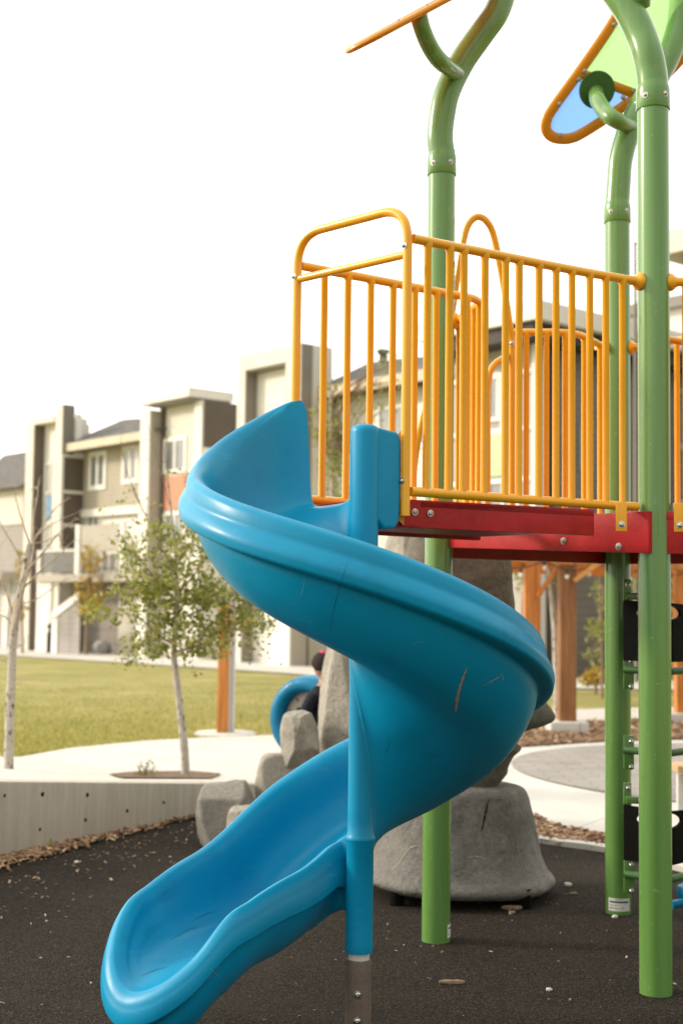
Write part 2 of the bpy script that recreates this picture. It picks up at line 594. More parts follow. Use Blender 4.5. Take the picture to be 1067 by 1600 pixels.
siding('siding_beige', (0.43, 0.385, 0.30), 0.17)
siding('siding_grey', (0.215, 0.197, 0.18), 0.2, depth=0.6)
siding('siding_grey_light', (0.34, 0.31, 0.28), 0.2, depth=0.4)
siding('garage_grey', (0.30, 0.27, 0.24), 0.5)
simple('panel_white', (0.74, 0.71, 0.65), 0.6, 0.05, 0.8)
simple('panel_cream', (0.66, 0.62, 0.54), 0.6, 0.06, 0.8)
simple('panel_greige', (0.42, 0.38, 0.325), 0.65, 0.07, 0.8)
simple('panel_brown', (0.125, 0.10, 0.083), 0.6, 0.12, 0.9)
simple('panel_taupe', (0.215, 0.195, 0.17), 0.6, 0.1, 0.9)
simple('panel_coral', (0.62, 0.27, 0.17), 0.6, 0.05, 1)
simple('panel_blue', (0.20, 0.36, 0.55), 0.6, 0.05, 1)
simple('panel_mint', (0.50, 0.58, 0.36), 0.6, 0.05, 1)
simple('trim_white', (0.80, 0.78, 0.74), 0.55, 0.03, 1)
simple('trim_wood', (0.60, 0.50, 0.38), 0.6, 0.08, 1)
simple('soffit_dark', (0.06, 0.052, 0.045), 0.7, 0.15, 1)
simple('shingle', (0.135, 0.125, 0.115), 0.9, 0.25, 5, 0.5, 9, fine=0.2)
simple('bin_red', (0.50, 0.09, 0.035), 0.6, 0.1, 3)
simple('fabric_pale', (0.55, 0.55, 0.56), 0.8, 0.15, 9)
t = NT('window_glass')
c = t.ramp(t.noise(0.7, 2), [(0.3, (0.16, 0.17, 0.165)), (0.7, (0.34, 0.34, 0.32))])
t.set(Base_Color=c, Roughness=0.08, Specular_IOR_Level=0.9)
MAT['window_glass'] = t.m
t = NT('rail_glass')
t.set(Base_Color=(0.16, 0.15, 0.12), Roughness=0.12, Alpha=0.75)
MAT['rail_glass'] = t.m

# tinted canopy panes
def pane(name, col):
    t = NT(name)
    tr = t.n('ShaderNodeBsdfTransparent', Color=col)
    tl = t.n('ShaderNodeBsdfTranslucent', Color=col)
    gl = t.n('ShaderNodeBsdfGlossy', Roughness=0.15)
    m1 = t.n('ShaderNodeMixShader')
    m1.inputs[0].default_value = 0.45
    t.t.links.new(tr.outputs[0], m1.inputs[1])
    t.t.links.new(tl.outputs[0], m1.inputs[2])
    m2 = t.n('ShaderNodeMixShader')
    m2.inputs[0].default_value = 0.05
    t.t.links.new(m1.outputs[0], m2.inputs[1])
    t.t.links.new(gl.outputs[0], m2.inputs[2])
    t.t.links.new(m2.outputs[0], t.out.inputs[0])
    MAT[name] = t.m


pane('pane_green', (0.40, 0.66, 0.27))
pane('pane_blue', (0.19, 0.38, 0.80))
pane('pane_red', (0.75, 0.12, 0.06))
simple('orange_frame', (0.72, 0.265, 0.008), 0.35, 0.06, 5, coat=0.3)

# child
simple('skin', (0.42, 0.235, 0.155), 0.55, 0.06, 20)
simple('hair', (0.022, 0.013, 0.009), 0.85, 0.3, 40, 0.6, 150)
simple('navy_knit', (0.014, 0.014, 0.024), 0.9, 0.25, 30, 0.6, 220)
simple('denim', (0.045, 0.055, 0.09), 0.85, 0.25, 30)
simple('pink_tie', (0.75, 0.06, 0.20), 0.5, 0.1, 30)
simple('shoe', (0.10, 0.09, 0.09), 0.7, 0.1, 30)
simple('bulb', (0.75, 0.72, 0.62), 0.2, 0.05, 30)

leaf_mat('grass_blade', [(0, (0.20, 0.205, 0.04)), (0.4, (0.36, 0.325, 0.08)), (0.75, (0.52, 0.435, 0.15)), (1, (0.62, 0.51, 0.23))])
# ------------------------------------------------------------------ spiral slide
CX, CY = 0.078, 4.67
slide = thing('spiral_slide', 'glossy blue plastic spiral slide curling around its own post down from the yellow railed deck', 'slide', (CX, CY, 0))
TH_END = 500.0
E_END = Vector((math.cos(R(TH_END)), math.sin(R(TH_END)), 0))
H_END = Vector((-math.sin(R(TH_END)), math.cos(R(TH_END)), 0))
T2U = 100.0      # one metre of straight run = 100 'degrees' on the station axis
U_END = 542.0
ZR = [(117, 2.165), (117.5, 2.212), (118.4, 2.247), (120, 2.268), (123, 2.268), (127, 2.25), (150, 2.125), (165, 2.04), (180, 1.965), (225, 1.825), (270, 1.685), (315, 1.515), (360, 1.33), (405, 1.155), (450, 0.995), (480, 0.825), (500, 0.69), (515, 0.615), (530, 0.568), (540, 0.528), (547, 0.495)]
DN = [(117, 0), (500, 0), (515, 0.004), (528, 0.012), (540, 0.026), (547, 0.034)]
HH = [(117, 0.305), (117.5, 0.353), (118.4, 0.39), (120, 0.413), (123, 0.417), (150, 0.385), (180, 0.355), (270, 0.335), (360, 0.35), (450, 0.335), (500, 0.295), (530, 0.225), (547, 0.175)]
BB = [(117, 0.345), (117.5, 0.393), (118.4, 0.43), (120, 0.453), (123, 0.457), (180, 0.40), (270, 0.385), (360, 0.40), (450, 0.39), (500, 0.365), (530, 0.325), (547, 0.335)]
RO = [(117, 0.465), (123, 0.505), (132, 0.54), (150, 0.568), (170, 0.583), (200, 0.588), (230, 0.60), (360, 0.60), (547, 0.60)]
LL = [(117, 0.12), (125, 0.30), (140, 0.65), (165, 1.0), (480, 1.0), (520, 0.88), (547, 0.74)]
KK = [(119, 0), (462, 0), (478, 0.25), (505, 1), (547, 1)]


def profile(u):
    """closed loop of (w, z): floor centre, out to the far rim and lip, under the shell, then the near side back"""
    h, b, ro, L, k, dn = (lerp_table(t_, u) for t_ in (HH, BB, RO, LL, KK, DN))
    k = min(1, max(0, k))
    lp_ = lambda w, z: (ro + (w - 0.60) * L, z * L)
    vf = 0.40 + 0.60 * smoothstep(117, 150, u)
    wv = lambda w: ro + (w - 0.60) * vf
    wall = [(wv(0.42), -h * 0.975), (wv(0.480), -h * 0.90), (wv(0.517), -h * 0.73), (wv(0.535), -h * 0.55)]
    lipi = [(w, max(z, -h * 0.45)) for w, z in (lp_(0.542, -0.09), lp_(0.556, -0.040), lp_(0.578, -0.010), lp_(0.60, 0.0))]
    kb = smoothstep(470, 520, u)
    lipo = [lp_(*q) for q in ((0.612, -0.004), (0.624, -0.016), (0.630 + .007 * kb, -0.042 + .004 * kb), (0.632 + .011 * kb, -0.060), (0.643 + .005 * kb, -0.078), (0.654 - .003 * kb, -0.102), (0.653 - .002 * kb, -0.122), (0.648, -0.137), (0.627, -0.1445), (0.605, -0.1475), (0.598, -0.155))]
    b5 = max(b * 0.50, 0.175 * L)
    shell = [(wv(0.59), -b5), (wv(0.555), -max(b * 0.68, b5 + .03)), (wv(0.49), -b * 0.87), (wv(0.41), -b * 0.97)]
    far = wall + lipi + lipo + shell
    m1 = []
    for i, (w, z) in enumerate(far):
        wt = min(1.0, max(0.0, (z + h) / h)) if i < 8 else (1.0 if i < 19 else (0.7, 0.45, 0.2, 0.05)[i - 19])
        m1.append((0.70 - w, z + dn * wt))
    m0 = [(0.19, -h), (0.14, -h + 0.004), (0.10, -h + 0.014), (0.075, -h + 0.03), (0.058, -h + 0.06), (0.048, -h + 0.11), (0.042, -h + 0.14), (0.035, -h + 0.15),
          (0.025, -h + 0.14), (0.018, -h + 0.10), (0.015, -h + 0.05), (0.015, -h), (0.015, -b - 0.06), (0.02, -b - 0.16), (0.030, -b - 0.24), (0.044, -b - 0.21), (0.048, -b - 0.18), (0.050, -b - 0.15), (0.055, -b - 0.125),
          (0.063, -b - 0.10), (0.085, -b - 0.065), (0.13, -b - 0.035), (0.22, -b - 0.01)]
    near = [(x0 * (1 - k) + x1 * k, z0 * (1 - k) + z1 * k) for (x0, z0), (x1, z1) in zip(m0, m1)]
    return [(0.35, -h)] + far + [(0.35, -b)] + near[::-1]


def densify(pts, n=3):
    """closed Catmull-Rom on (w, z) pairs"""
    N = len(pts)
    o = []
    for i in range(N):
        a, b, c, d = (Vector(pts[(i + k) % N]) for k in (-1, 0, 1, 2))
        for k in range(n):
            t_ = k / n
            o.append(0.5 * (2 * b + (c - a) * t_ + (2 * a - 5 * b + 4 * c - d) * t_ ** 2 + (3 * b - a - 3 * c + d) * t_ ** 3))
    return o


def station(u):
    zr = lerp_table(ZR, u)
    vs = []
    for p in densify(profile(u)):
        if u <= TH_END:
            v = Vector((CX, CY, 0)) + Vector((math.cos(R(u)), math.sin(R(u)), 0)) * p.x
        else:
            v = Vector((CX, CY, 0)) + E_END * p.x + H_END * ((u - TH_END) / T2U)
        v.z = zr + p.y
        vs.append(v)
    return vs


us = [117 + 4 * (i / 24) ** 1.5 for i in range(24)] + [121 + (500 - 121) * i / 170 for i in range(171)] + [500 + (U_END - 500) * i / 40 for i in range(1, 41)]
rings = [station(u) for u in us]
mb = MB()
n = len(rings[0])
fs = []
for i in range(len(rings) - 1):
    for k in range(n):
        k2 = (k + 1) % n
        fs.append((i * n + k, i * n + k2, (i + 1) * n + k2, (i + 1) * n + k))
fs.append(tuple(range(n)))
base = (len(rings) - 1) * n
# rounded scoop: the half profile is swung round the chute's centre line from the far side to the near side
pr = densify(profile(U_END))
zr = lerp_table(ZR, U_END)
half = n // 2
TE = (U_END - TH_END) / T2U
cen = Vector((CX, CY, 0)) + E_END * 0.35 + H_END * TE
RIM = [(0, zr), (20, zr - 0.040), (50, 0.365), (85, 0.272), (110, 0.292), (135, 0.375), (160, zr - 0.012), (180, zr + lerp_table(DN, U_END))]
hE, bE = lerp_table(HH, U_END), lerp_table(BB, U_END)
rim_i, seam_i, shell_i = 8 * 3, 19 * 3, 24 * 3
NF = 56
verts = [v for r_ in rings for v in r_]
prev = [base + j for j in range(half + 1)]
for q in range(1, NF + 1):
    ph = 180 * q / NF
    if q == NF:
        cur = [base + (n - j) % n for j in range(half + 1)]
    else:
        f_ = smoothstep(0, 180, ph)
        sn, cs = math.sin(R(ph)), math.cos(R(ph))
        rimz = lerp_table(RIM, ph)
        cur = []
        for j in range(half + 1):
            pf, pn = pr[j], pr[(n - j) % n]
            rho = (pf.x - 0.35) * (1 - f_) + (0.35 - pn.x) * f_
            z = zr + pf.y * (1 - f_) + pn.y * f_
            rim0 = zr + pr[rim_i].y * (1 - f_) + pr[(n - rim_i) % n].y * f_
            dz = rimz - rim0
            fl = -0.24 * rho * sn             # floor keeps falling towards the tip
            bt = -0.50 * rho * sn
            if j <= rim_i:
                wt = min(1, max(0, (z - (zr - hE)) / (rim0 - (zr - hE))))
                z += dz * wt + fl * (1 - wt)
            elif j <= seam_i:
                z += dz
            else:
                wt = (shell_i - j) / (shell_i - seam_i)
                z += dz * wt + bt * (1 - wt) ** 0.7
            if j in (0, half):
                rho = 0.0
                z = zr + pr[j].y
            v = cen + (E_END * cs + H_END * sn * 1.16) * rho
            v.z = z
            cur.append(len(verts))
            verts.append(v)
    for j in range(half):
        fs.append((prev[j], prev[j + 1], cur[j + 1], cur[j]))
    prev = cur
mb.add(verts, fs)
chute = mb.build('chute', 'slide_blue', slide, sharp=70)

# moulded centre sleeve with its cap and joint ring
mb = MB()
prof = [(0.047, 0.318), (0.048, 0.323), (0.0475, 0.345), (0.0465, 0.38), (0.0465, 0.688), (0.0505, 0.694), (0.0515, 0.70), (0.0485, 0.708), (0.0445, 0.716), (0.0435, 0.76), (0.0435, 1.25), (0.050, 1.5), (0.0505, 1.8), (0.0505, 2.095), (0.049, 2.108), (0.043, 2.118), (0.030, 2.124), (0.002, 2.126)]
mb.lathe(prof, (CX, CY, 0), 40)
mb.build('centre_sleeve', 'slide_blue', slide, sharp=50)
# side wall next to the deck, rounded slab
mb = MB()
a0, a1 = Vector((CX + 0.02, CY + 0.005, 0)), Vector((0.192, 4.735, 0))
prof = [(0, 1.80), (0, 2.118), (0.85, 2.105), (0.96, 2.098), (1.0, 2.07), (1.0, 1.83), (0.95, 1.785), (0.8, 1.765), (0.4, 1.76)]
nn = Vector((-(a1 - a0).y, (a1 - a0).x, 0)).normalized() * 0.058
poly = [a0.lerp(a1, s_) + Vector((0, 0, z_)) - nn / 2 for s_, z_ in prof]
mb.prism(poly, nn)
mb.build('side_wall', 'slide_blue', slide, bevel=0.02, bseg=4)
# steel support
mb = MB()
mb.lathe([(0.037, 0.20), (0.037, 0.34)], (CX, CY, 0), 28)
mb.build('inner_pipe', 'pale_metal', slide)
mb = MB()
mb.lathe([(0.0445, -0.1), (0.0445, 0.287), (0.0435, 0.293), (0.040, 0.295), (0.037, 0.291)], (CX, CY, 0), 32)
mb.build('support_post', 'pole_brown', slide)
for zz in (0.187, 0.100):
    mb = MB()
    bolt(mb, (CX - 0.004, CY - 0.0445, zz), (0, -1, 0), 0.011)
    mb.build('bolt', 'steel', slide)

# scuffs that children left on the plastic: thin ribbons laid on the chute
bm = bmesh.new()
bm.from_mesh(chute.data)
bvh = BVHTree.FromBMesh(bm)
bm.free()


def scuff(pix, w, mat, name='scratch'):
    mb_ = MB()
    L_, R_ = [], []
    o = Vector((0, 0, CAM_H)) - WL[slide.name]
    pts = cr([Vector((x, y, 0)) for x, y in pix], 5)
    for i, p in enumerate(pts):
        hit = bvh.ray_cast(o, ray(p.x, p.y).normalized())
        if hit[0] is None:
            return
        q, nrm = hit[0] + hit[1] * 0.0009, hit[1]
        h2 = bvh.ray_cast(o, ray(*(pts[min(i + 1, len(pts) - 1)] - pts[max(i - 1, 0)] + p)[:2]).normalized())
        d = ((h2[0] or q + Vector((0, 0, 1))) - q).normalized().cross(nrm).normalized()
        ww = w * (0.25 + 0.75 * math.sin(math.pi * (i + 0.3) / len(pts))) * random.uniform(0.5, 1.3)
        L_.append(q + d * ww + WL[slide.name])
        R_.append(q - d * ww + WL[slide.name])
    k = len(L_)
    mb_.add(L_ + R_, [(i, i + 1, k + i + 1, k + i) for i in range(k - 1)])
    ob = mb_.build(name, mat, chute, merge=False)
    WL[ob.name] = WL[slide.name]


scuff([(729, 1043), (722, 1062), (716, 1082), (713, 1100), (712, 1112)], 0.0065, 'scratch')
scuff([(752, 1072), (764, 1066), (775, 1060), (784, 1053)], 0.0018, 'scratch')
scuff([(784, 1053), (786, 1064)], 0.0012, 'scratch')
scuff([(322, 1532), (331, 1524), (341, 1512), (346, 1503)], 0.0011, 'scratch_pale')
scuff([(327, 1512), (336, 1520), (345, 1527)], 0.0009, 'scratch_pale')
scuff([(352, 1500), (358, 1488)], 0.0008, 'scratch_pale')
scuff([(268, 1468), (290, 1455), (318, 1446)], 0.0010, 'slide_seam')
scuff([(300, 1440), (322, 1428), (338, 1424)], 0.0008, 'slide_seam')
scuff([(222, 1525), (240, 1517), (262, 1511)], 0.0016, 'slide_seam')
scuff([(640, 1010), (652, 1004), (662, 1003)], 0.0008, 'scratch_pale')
scuff([(600, 1180), (606, 1168), (609, 1150)], 0.0008, 'slide_seam')
scuff([(546, 872), (536, 900), (527, 930), (519, 962), (516, 990)], 0.0008, 'slide_seam', 'mould_seam')
scuff([(812, 1118), (806, 1126), (801, 1133)], 0.001, 'scratch_pale')
scuff([(470, 934), (474, 918), (476, 905)], 0.0009, 'scratch_pale')
# ------------------------------------------------------------------ deck, posts, rails, canopy
PF = ground(1024, 1553, lambda x, y: 0)
PM = ground(680.6, 1471, lambda x, y: 0)
PT = ground(965.2, 1427, lambda x, y: 0)
PQ = Vector((2.35, 6.15, 0))
PS = Vector((2.30, 5.12, 0))
RP = 0.0635
play = thing('play_structure', 'raised red deck with yellow railings on tall green posts behind the blue slide', 'play structure', (PF.x, PF.y, 0))
DECK_Z = 1.868
ZCS = {}


def make_post(p, top, arm=None, sticker=None):
    mb = MB()
    mb.lathe([(RP, -0.1), (RP, 0.4), (RP, 1.2), (RP, 2.0), (RP, 2.8), (RP, top)], p, 40)
    post = mb.build('post', 'green_paint', play)
    if arm is None:
        mb = MB()
        mb.lathe([(RP + 0.003, top), (RP + 0.002, top + 0.02), (0.04, top + 0.035), (0.001, top + 0.04)], p, 32)
        mb.build('post_cap', 'green_paint', post)
        return post
    r2 = 0.062
    mb = MB()
    c0 = Vector((p.x, p.y, 0))
    z = top - 0.05
    prof = [(RP + 0.0005, z + 0.006), (0.0672, z), (0.0685, z + 0.002), (0.0685, z + 0.075), (0.0665, z + 0.092), (0.0625, z + 0.105), (r2, z + 0.12)]
    mb.lathe(prof, c0, 40)
    path = cr([c0 + Vector((0, 0, z + 0.10))] + arm, 10)
    mb.tube(path, r2, 28)
    a = mb.build('curved_arm', 'green_paint', post)
    for an, zz in ((-1.0, z + 0.05), (-2.25, z + 0.045), (1.0, z + 0.045), (2.6, z + 0.045)):
        mb = MB()
        d = Vector((math.cos(an), math.sin(an), 0))
        bolt(mb, c0 + d * 0.067 + Vector((0, 0, zz)), d, 0.009)
        mb.build('bolt', 'steel', post)
    return post


armM = [P(687, 215, PM.y), P(690, 182, PM.y), P(699, 142, PM.y), P(722, 95, PM.y + 0.01), P(752, 52, PM.y + 0.02), P(777, 15, PM.y + 0.03), P(788, -30, PM.y + 0.04), P(791, -110, PM.y + 0.05)]
postM = make_post(PM, P(685.6, 275, PM.y).z + 0.05, armM)
armT = [P(966, 285, PT.y), P(969, 250, PT.y), P(980, 210, PT.y), P(1001, 165, PT.y + .02), P(1028, 118, PT.y + .04), P(1051, 70, PT.y + .06), P(1062, 20, PT.y + .08), P(1066, -60, PT.y + .1)]
postT = make_post(PT, P(966, 349, PT.y).z + 0.05, armT)
armF = [P(1017, 112, PF.y), P(1011, 84, PF.y), P(1001, 55, PF.y + .02), P(983, 18, PF.y + .04), P(955, -22, PF.y + .07), P(925, -60, PF.y + .1), P(905, -110, PF.y + .14)]
postF = make_post(PF, P(1018.6, 173, PF.y).z + 0.05, armF)
mb = MB()
mb.tube(cr([P(1000, 8, PF.y + .03), P(1002, -25, PF.y - .03), P(1016, -70, PF.y - .08)], 8), 0.042, 18)
mb.build('branch_stub', 'green_paint', postF)
make_post(PQ, 3.0)
make_post(PS, 3.0)


# --- stickers
def sticker(post, p, ang, z0, z1, half, mats):
    def patch(name, a0, a1, za, zb, mat, r, par):
        mb_ = MB()
        k = 10
        vs = []
        for i in range(k + 1):
            a = a0 + (a1 - a0) * i / k
            for zz in (za, zb):
                vs.append(Vector((p.x + math.cos(a) * r, p.y + math.sin(a) * r, zz)))
        mb_.add(vs, [(2 * i, 2 * i + 2, 2 * i + 3, 2 * i + 1) for i in range(k)])
        o = mb_.build(name, mat, par)
        WL[o.name] = WL[play.name]
        return o
    st_ = patch('sticker', ang - half, ang + half, z0, z1, 'sticker_white', RP + 0.0012, post)
    for u0, u1, v0, v1, mat in mats:
        patch('sticker_print', ang - half + 2 * half * u0, ang - half + 2 * half * u1, z0 + (z1 - z0) * v0, z0 + (z1 - z0) * v1, mat, RP + 0.0022, st_)


prints = [(0.08, 0.90, 0.66, 0.78, 'sticker_ink'), (0.3, 0.62, 0.88, 0.93, 'sticker_grey'), (0.08, 0.22, 0.44, 0.50, 'sticker_grey'), (0.25, 0.44, 0.44, 0.50, 'sticker_grey'),
          (0.08, 0.20, 0.20, 0.28, 'sticker_ink'), (0.23, 0.42, 0.20, 0.28, 'sticker_grey'), (0.58, 0.68, 0.20, 0.27, 'sticker_grey')]
sticker(postT, PT, R(-96), 0.022, 0.084, 0.90, prints)
sticker(postM, PM, R(-18), 0.025, 0.083, 0.42, prints)
sticker(postM, PM, R(-14), 2.885, 3.08, 0.22, [(0.0, 1.0, 0.86, 0.985, 'sticker_orange'), (0.2, 0.8, 0.3, 0.32, 'sticker_grey'), (0.2, 0.7, 0.5, 0.52, 'sticker_grey'), (0.2, 0.8, 0.62, 0.64, 'sticker_grey')])

# --- hoop at the slide entrance
HR, HL = Vector((0.2235, 4.72, 0)), Vector((-0.182, 5.12, 0))


def hz(px, py, d):
    return P(px, py, d).z


zt = hz(632, 325, 4.72)
V = lambda p, z: Vector((p.x, p.y, z))
hoop = fillet([V(HL, 1.70), V(HL, 2.99), V(HR, 2.99), V(HR, hz(632, 806, 4.72))], 0.17, 12)
mb = MB()
# sit the hoop's arch so that its top bar shows level
zt = P(632, 322, 4.72).z
hoop = fillet([V(HL, 1.72), V(HL, zt), V(HR, zt), V(HR, hz(632, 806, 4.72))], 0.13, 14)
mb.tube(hoop, 0.0172, 18)
hoop_o = mb.build('entrance_hoop', 'yellow_paint', play)
mb = MB()
zb = P(630, 398, 4.73).z
mb.tube([V(HL, zb), V(HR, zb)], 0.0145, 16)
mb.build('crossbar', 'yellow_paint', hoop_o)
for p, zz in ((HR, P(629, 383, 4.7).z), (HR, P(627, 751, 4.7).z), (HL, P(457, 432, 5.1).z)):
    mb = MB()
    d = Vector((-0.75, -0.66, 0))
    bolt(mb, V(p, zz) + d * 0.0165, d, 0.0085)
    mb.build('bolt', 'steel', hoop_o)
# bracket plate beside the slide wall
mb = MB()
b0 = Vector((0.197, 4.742, 0))
mb.prism([V(b0, 1.80), V(b0, 2.10), V(b0, 2.135) + Vector((0.02, 0.0, 0)), V(b0, 1.78) + Vector((0.022, 0, 0))], (0.004, 0.03, 0))
mb.build('bracket_plate', 'orange_frame', hoop_o)

RZT = P(645, 373, 4.73).z       # top rail height
RZB = P(645, 768, 4.73).z       # bottom rail height


def guardrail(path, bal, name='guardrail', rt=0.0172, rb=0.0172, rbal=0.0138, zt=None, zb=None, label=None, bz=None):
    """top and bottom rail along a plan path, balusters at fractions of its length"""
    zt = zt or RZT
    zb = zb or RZB
    mb_ = MB()
    mb_.tube([V(p, zt) for p in path], rt, 16)
    g = mb_.build(name, 'yellow_paint', play)
    mb_ = MB()
    mb_.tube([V(p, zb) for p in path], rb, 16)
    mb_.build('bottom_rail', 'yellow_paint', g)
    if label:
        g['label'] = label
    seg = [0]
    for a, b in zip(path, path[1:]):
        seg.append(seg[-1] + (b - a).length)
    for f_ in bal:
        s_ = f_ * seg[-1]
        for i in range(len(path) - 1):
            if seg[i] <= s_ <= seg[i + 1] + 1e-9:
                q = path[i].lerp(path[i + 1], (s_ - seg[i]) / max(1e-9, seg[i + 1] - seg[i]))
                break
        mb_ = MB()
        w = rbal * 1.28
        mb_.lathe([(rbal, zb), (rbal, zb + 0.03), (rbal, zt - 0.025), (w, zt - 0.017), (w, zt)], V(q, 0), 14)
        mb_.build('baluster', 'yellow_paint', g)
    return g


def coupler(p, z, d, par, r=0.027):
    mb_ = MB()
    d = Vector(d).normalized()
    mb_.lathe([(0.020, -0.022), (r, -0.018), (r * 1.30, -0.006), (r * 1.34, 0.003), (r * 1.22, 0.010), (r * .9, 0.018), (0.019, 0.026), (0.017, 0.05)], V(p, z) + d * (RP + 0.004), 20, d)
    o = mb_.build('rail_coupler', 'yellow_paint', par)
    return o


# right-hand rail from hoop to front post
r0 = HR + Vector((0.02, 0.008, 0))
r1 = P(905, 425, 5.17)
r1.z = 0
r2 = PF + Vector((-0.075, -0.03, 0))
pr = fillet([r0, r1, r2], 0.16, 10)
px_b = [667.5, 698, 727, 757, 785, 813, 841, 868, 893, 921, 946, 972]


def plan_fracs(path, pxs, z):
    seg = [0]
    for a, b in zip(path, path[1:]):
        seg.append(seg[-1] + (b - a).length)
    out = []
    inv = CAM_M.transposed()

    def proj(q):
        v = inv @ (V(q, z) - Vector((0, 0, CAM_H)))
        return W_PX / 2 + F_PX * v.x / -v.z
    for px in pxs:
        best = None
        for i in range(len(path) - 1):
            for k in range(20):
                q = path[i].lerp(path[i + 1], k / 20)
                e = abs(proj(q) - px)
                if best is None or e < best[0]:
                    best = (e, (seg[i] + (seg[i + 1] - seg[i]) * k / 20) / seg[-1])
        out.append(best[1])
    return out


g = guardrail(pr, plan_fracs(pr, px_b, 2.3))
coupler(PF, RZT, (-0.93, -0.36, 0), g)
mb = MB()
bolt(mb, P(796, 779, 5.0) + Vector((0.0, -0.012, 0)), (0.2, -1, 0), 0.009)
mb.build('bolt', 'steel', g)


def foot_bracket(p, g_):
    mb_ = MB()
    mb_.box((p.x, p.y, RZB - 0.055), (0.042, 0.008, 0.11))
    o = mb_.build('foot_bracket', 'yellow_paint', g_, bevel=0.003)
    mb_ = MB()
    bolt(mb_, (p.x, p.y - 0.004, RZB - 0.085), (0, -1, 0), 0.0105)
    mb_.build('bolt', 'steel', g_)


foot_bracket(P(970, 800, 5.1), g)

# left-hand rail from hoop to middle post
l0 = HL + Vector((0.012, 0.016, 0))
l1 = P(756, 470, 5.69)
l1.z = 0
l2 = PM + Vector((0.075, -0.01, 0))
pl_ = fillet([l0, l1, l2], 0.10, 10)
px_l = [491.5, 521.5, 551, 579.5, 607.5, 634, 663, 688.5, 713, 731, 741]
g = guardrail(pl_, plan_fracs(pl_[:-2], px_l, 2.3) + [0.93])
coupler(PM, RZT, (0.9, -0.3, 0), g)

# far rails: either side of the climber opening, and on towards the hidden posts
q0 = P(749, 503, 6.12)
q0.z = 0
pth = fillet([PM + Vector((0.05, 0.055, 0)), PM + Vector((0.10, 0.14, 0)), q0], 0.05, 5)
g = guardrail(pth, [0.35, 0.62, 0.97])
coupler(PM, RZT, (0.6, 0.7, 0), g)
q1 = P(799, 526, 6.36)
q1.z = 0
pth = fillet([q1, P(900, 533, 6.33).xy.to_3d(), PT + Vector((-0.075, -0.02, 0))], 0.15, 8)
g = guardrail(pth, plan_fracs(pth, [798, 821, 853, 882, 912, 937], 2.3))
coupler(PT, RZT, (-0.95, -0.2, 0), g)
pth = [PT + Vector((0.07, -0.02, 0)), Vector((1.7, 6.42, 0)), PQ + Vector((-0.07, 0, 0))]
g = guardrail(pth, [0.12, 0.26, 0.40, 0.54, 0.68, 0.82, 0.94])
coupler(PT, RZT, (0.95, -0.25, 0), g)
# right of the front post
pth = fillet([PF + Vector((0.07, -0.02, 0)), PF + Vector((0.30, -0.05, 0)), PS + Vector((-0.07, 0, 0))], 0.12, 8)
g = guardrail(pth, [0.055, 0.10, 0.19, 0.30, 0.42, 0.55, 0.67, 0.8, 0.92])
coupler(PF, RZT, (0.95, -0.25, 0), g)
foot_bracket(P(1061, 800, 5.1), g)
pth = [PS + Vector((0.02, 0.075, 0)), PQ + Vector((-0.02, -0.075, 0))]
guardrail(pth, [0.1, 0.25, 0.4, 0.55, 0.7, 0.85])
mb = MB()
mb.tube([PF + Vector((0.0, 0.06, 2.60)), Vector((1.62, 5.65, 2.60)), PQ + Vector((-0.06, -0.03, 2.60))], 0.015, 14)
mb.build('mid_rail', 'yellow_paint', play)

# climber arch with slanting legs and the small inner handrail
dA = 6.22
arch = [P(640, 800, dA), P(652, 690, dA), P(676, 590, dA), P(703, 500, dA), P(713, 440, dA), P(722, 385, dA), P(731, 352, dA), P(745, 339, dA), P(760, 346, dA), P(772, 372, dA + .02), P(787, 450, dA + .06), P(799, 530, dA + .12), P(799.5, 560, dA + .13), P(799.5, 826, dA + .13)]
mb = MB()
mb.tube(cr(arch[:12], 8) + arch[12:], 0.0165, 16)
ao = mb.build('climber_arch', 'yellow_paint', play)
mb = MB()
bolt(mb, P(799, 536, dA + .10), (0, -1, 0), 0.01)
mb.build('bolt', 'steel', ao)
mb = MB()
mb.tube(fillet([P(761, 826, 6.3), P(761, 610, 6.3), P(766, 571, 6.3), P(800, 552, 6.36)], 0.09, 8), 0.0155, 14)
mb.build('inner_handrail', 'yellow_paint', play)

# --- deck
def deck_slab(poly, z1, z0, name, par):
    mb_ = MB()
    mb_.prism([Vector((p.x, p.y, z0)) for p in poly], (0, 0, z1 - z0))
    return mb_.build(name, 'red_deck', par, bevel=0.006)


main_poly = [PM + Vector((0.02, -0.05, 0)), PF + Vector((-0.03, -0.045, 0)), PS + Vector((0, 0.03, 0)), PQ, PT + Vector((0, 0.02, 0)), PM + Vector((0.1, 0.12, 0))]
mb = MB()
mb.prism([Vector((p.x, p.y, 1.845)) for p in main_poly], (0, 0, 0.023))
deck = mb.build('deck', 'red_deck', play, bevel=0.004)


def fascia(a, b, z0, z1, th, name='fascia'):
    mb_ = MB()
    d = (b - a).normalized()
    nn_ = Vector((-d.y, d.x, 0)) * th
    mb_.prism([V(a, z0), V(b, z0), V(b, z1), V(a, z1)], nn_)
    return mb_.build(name, 'red_deck', deck, bevel=0.004)


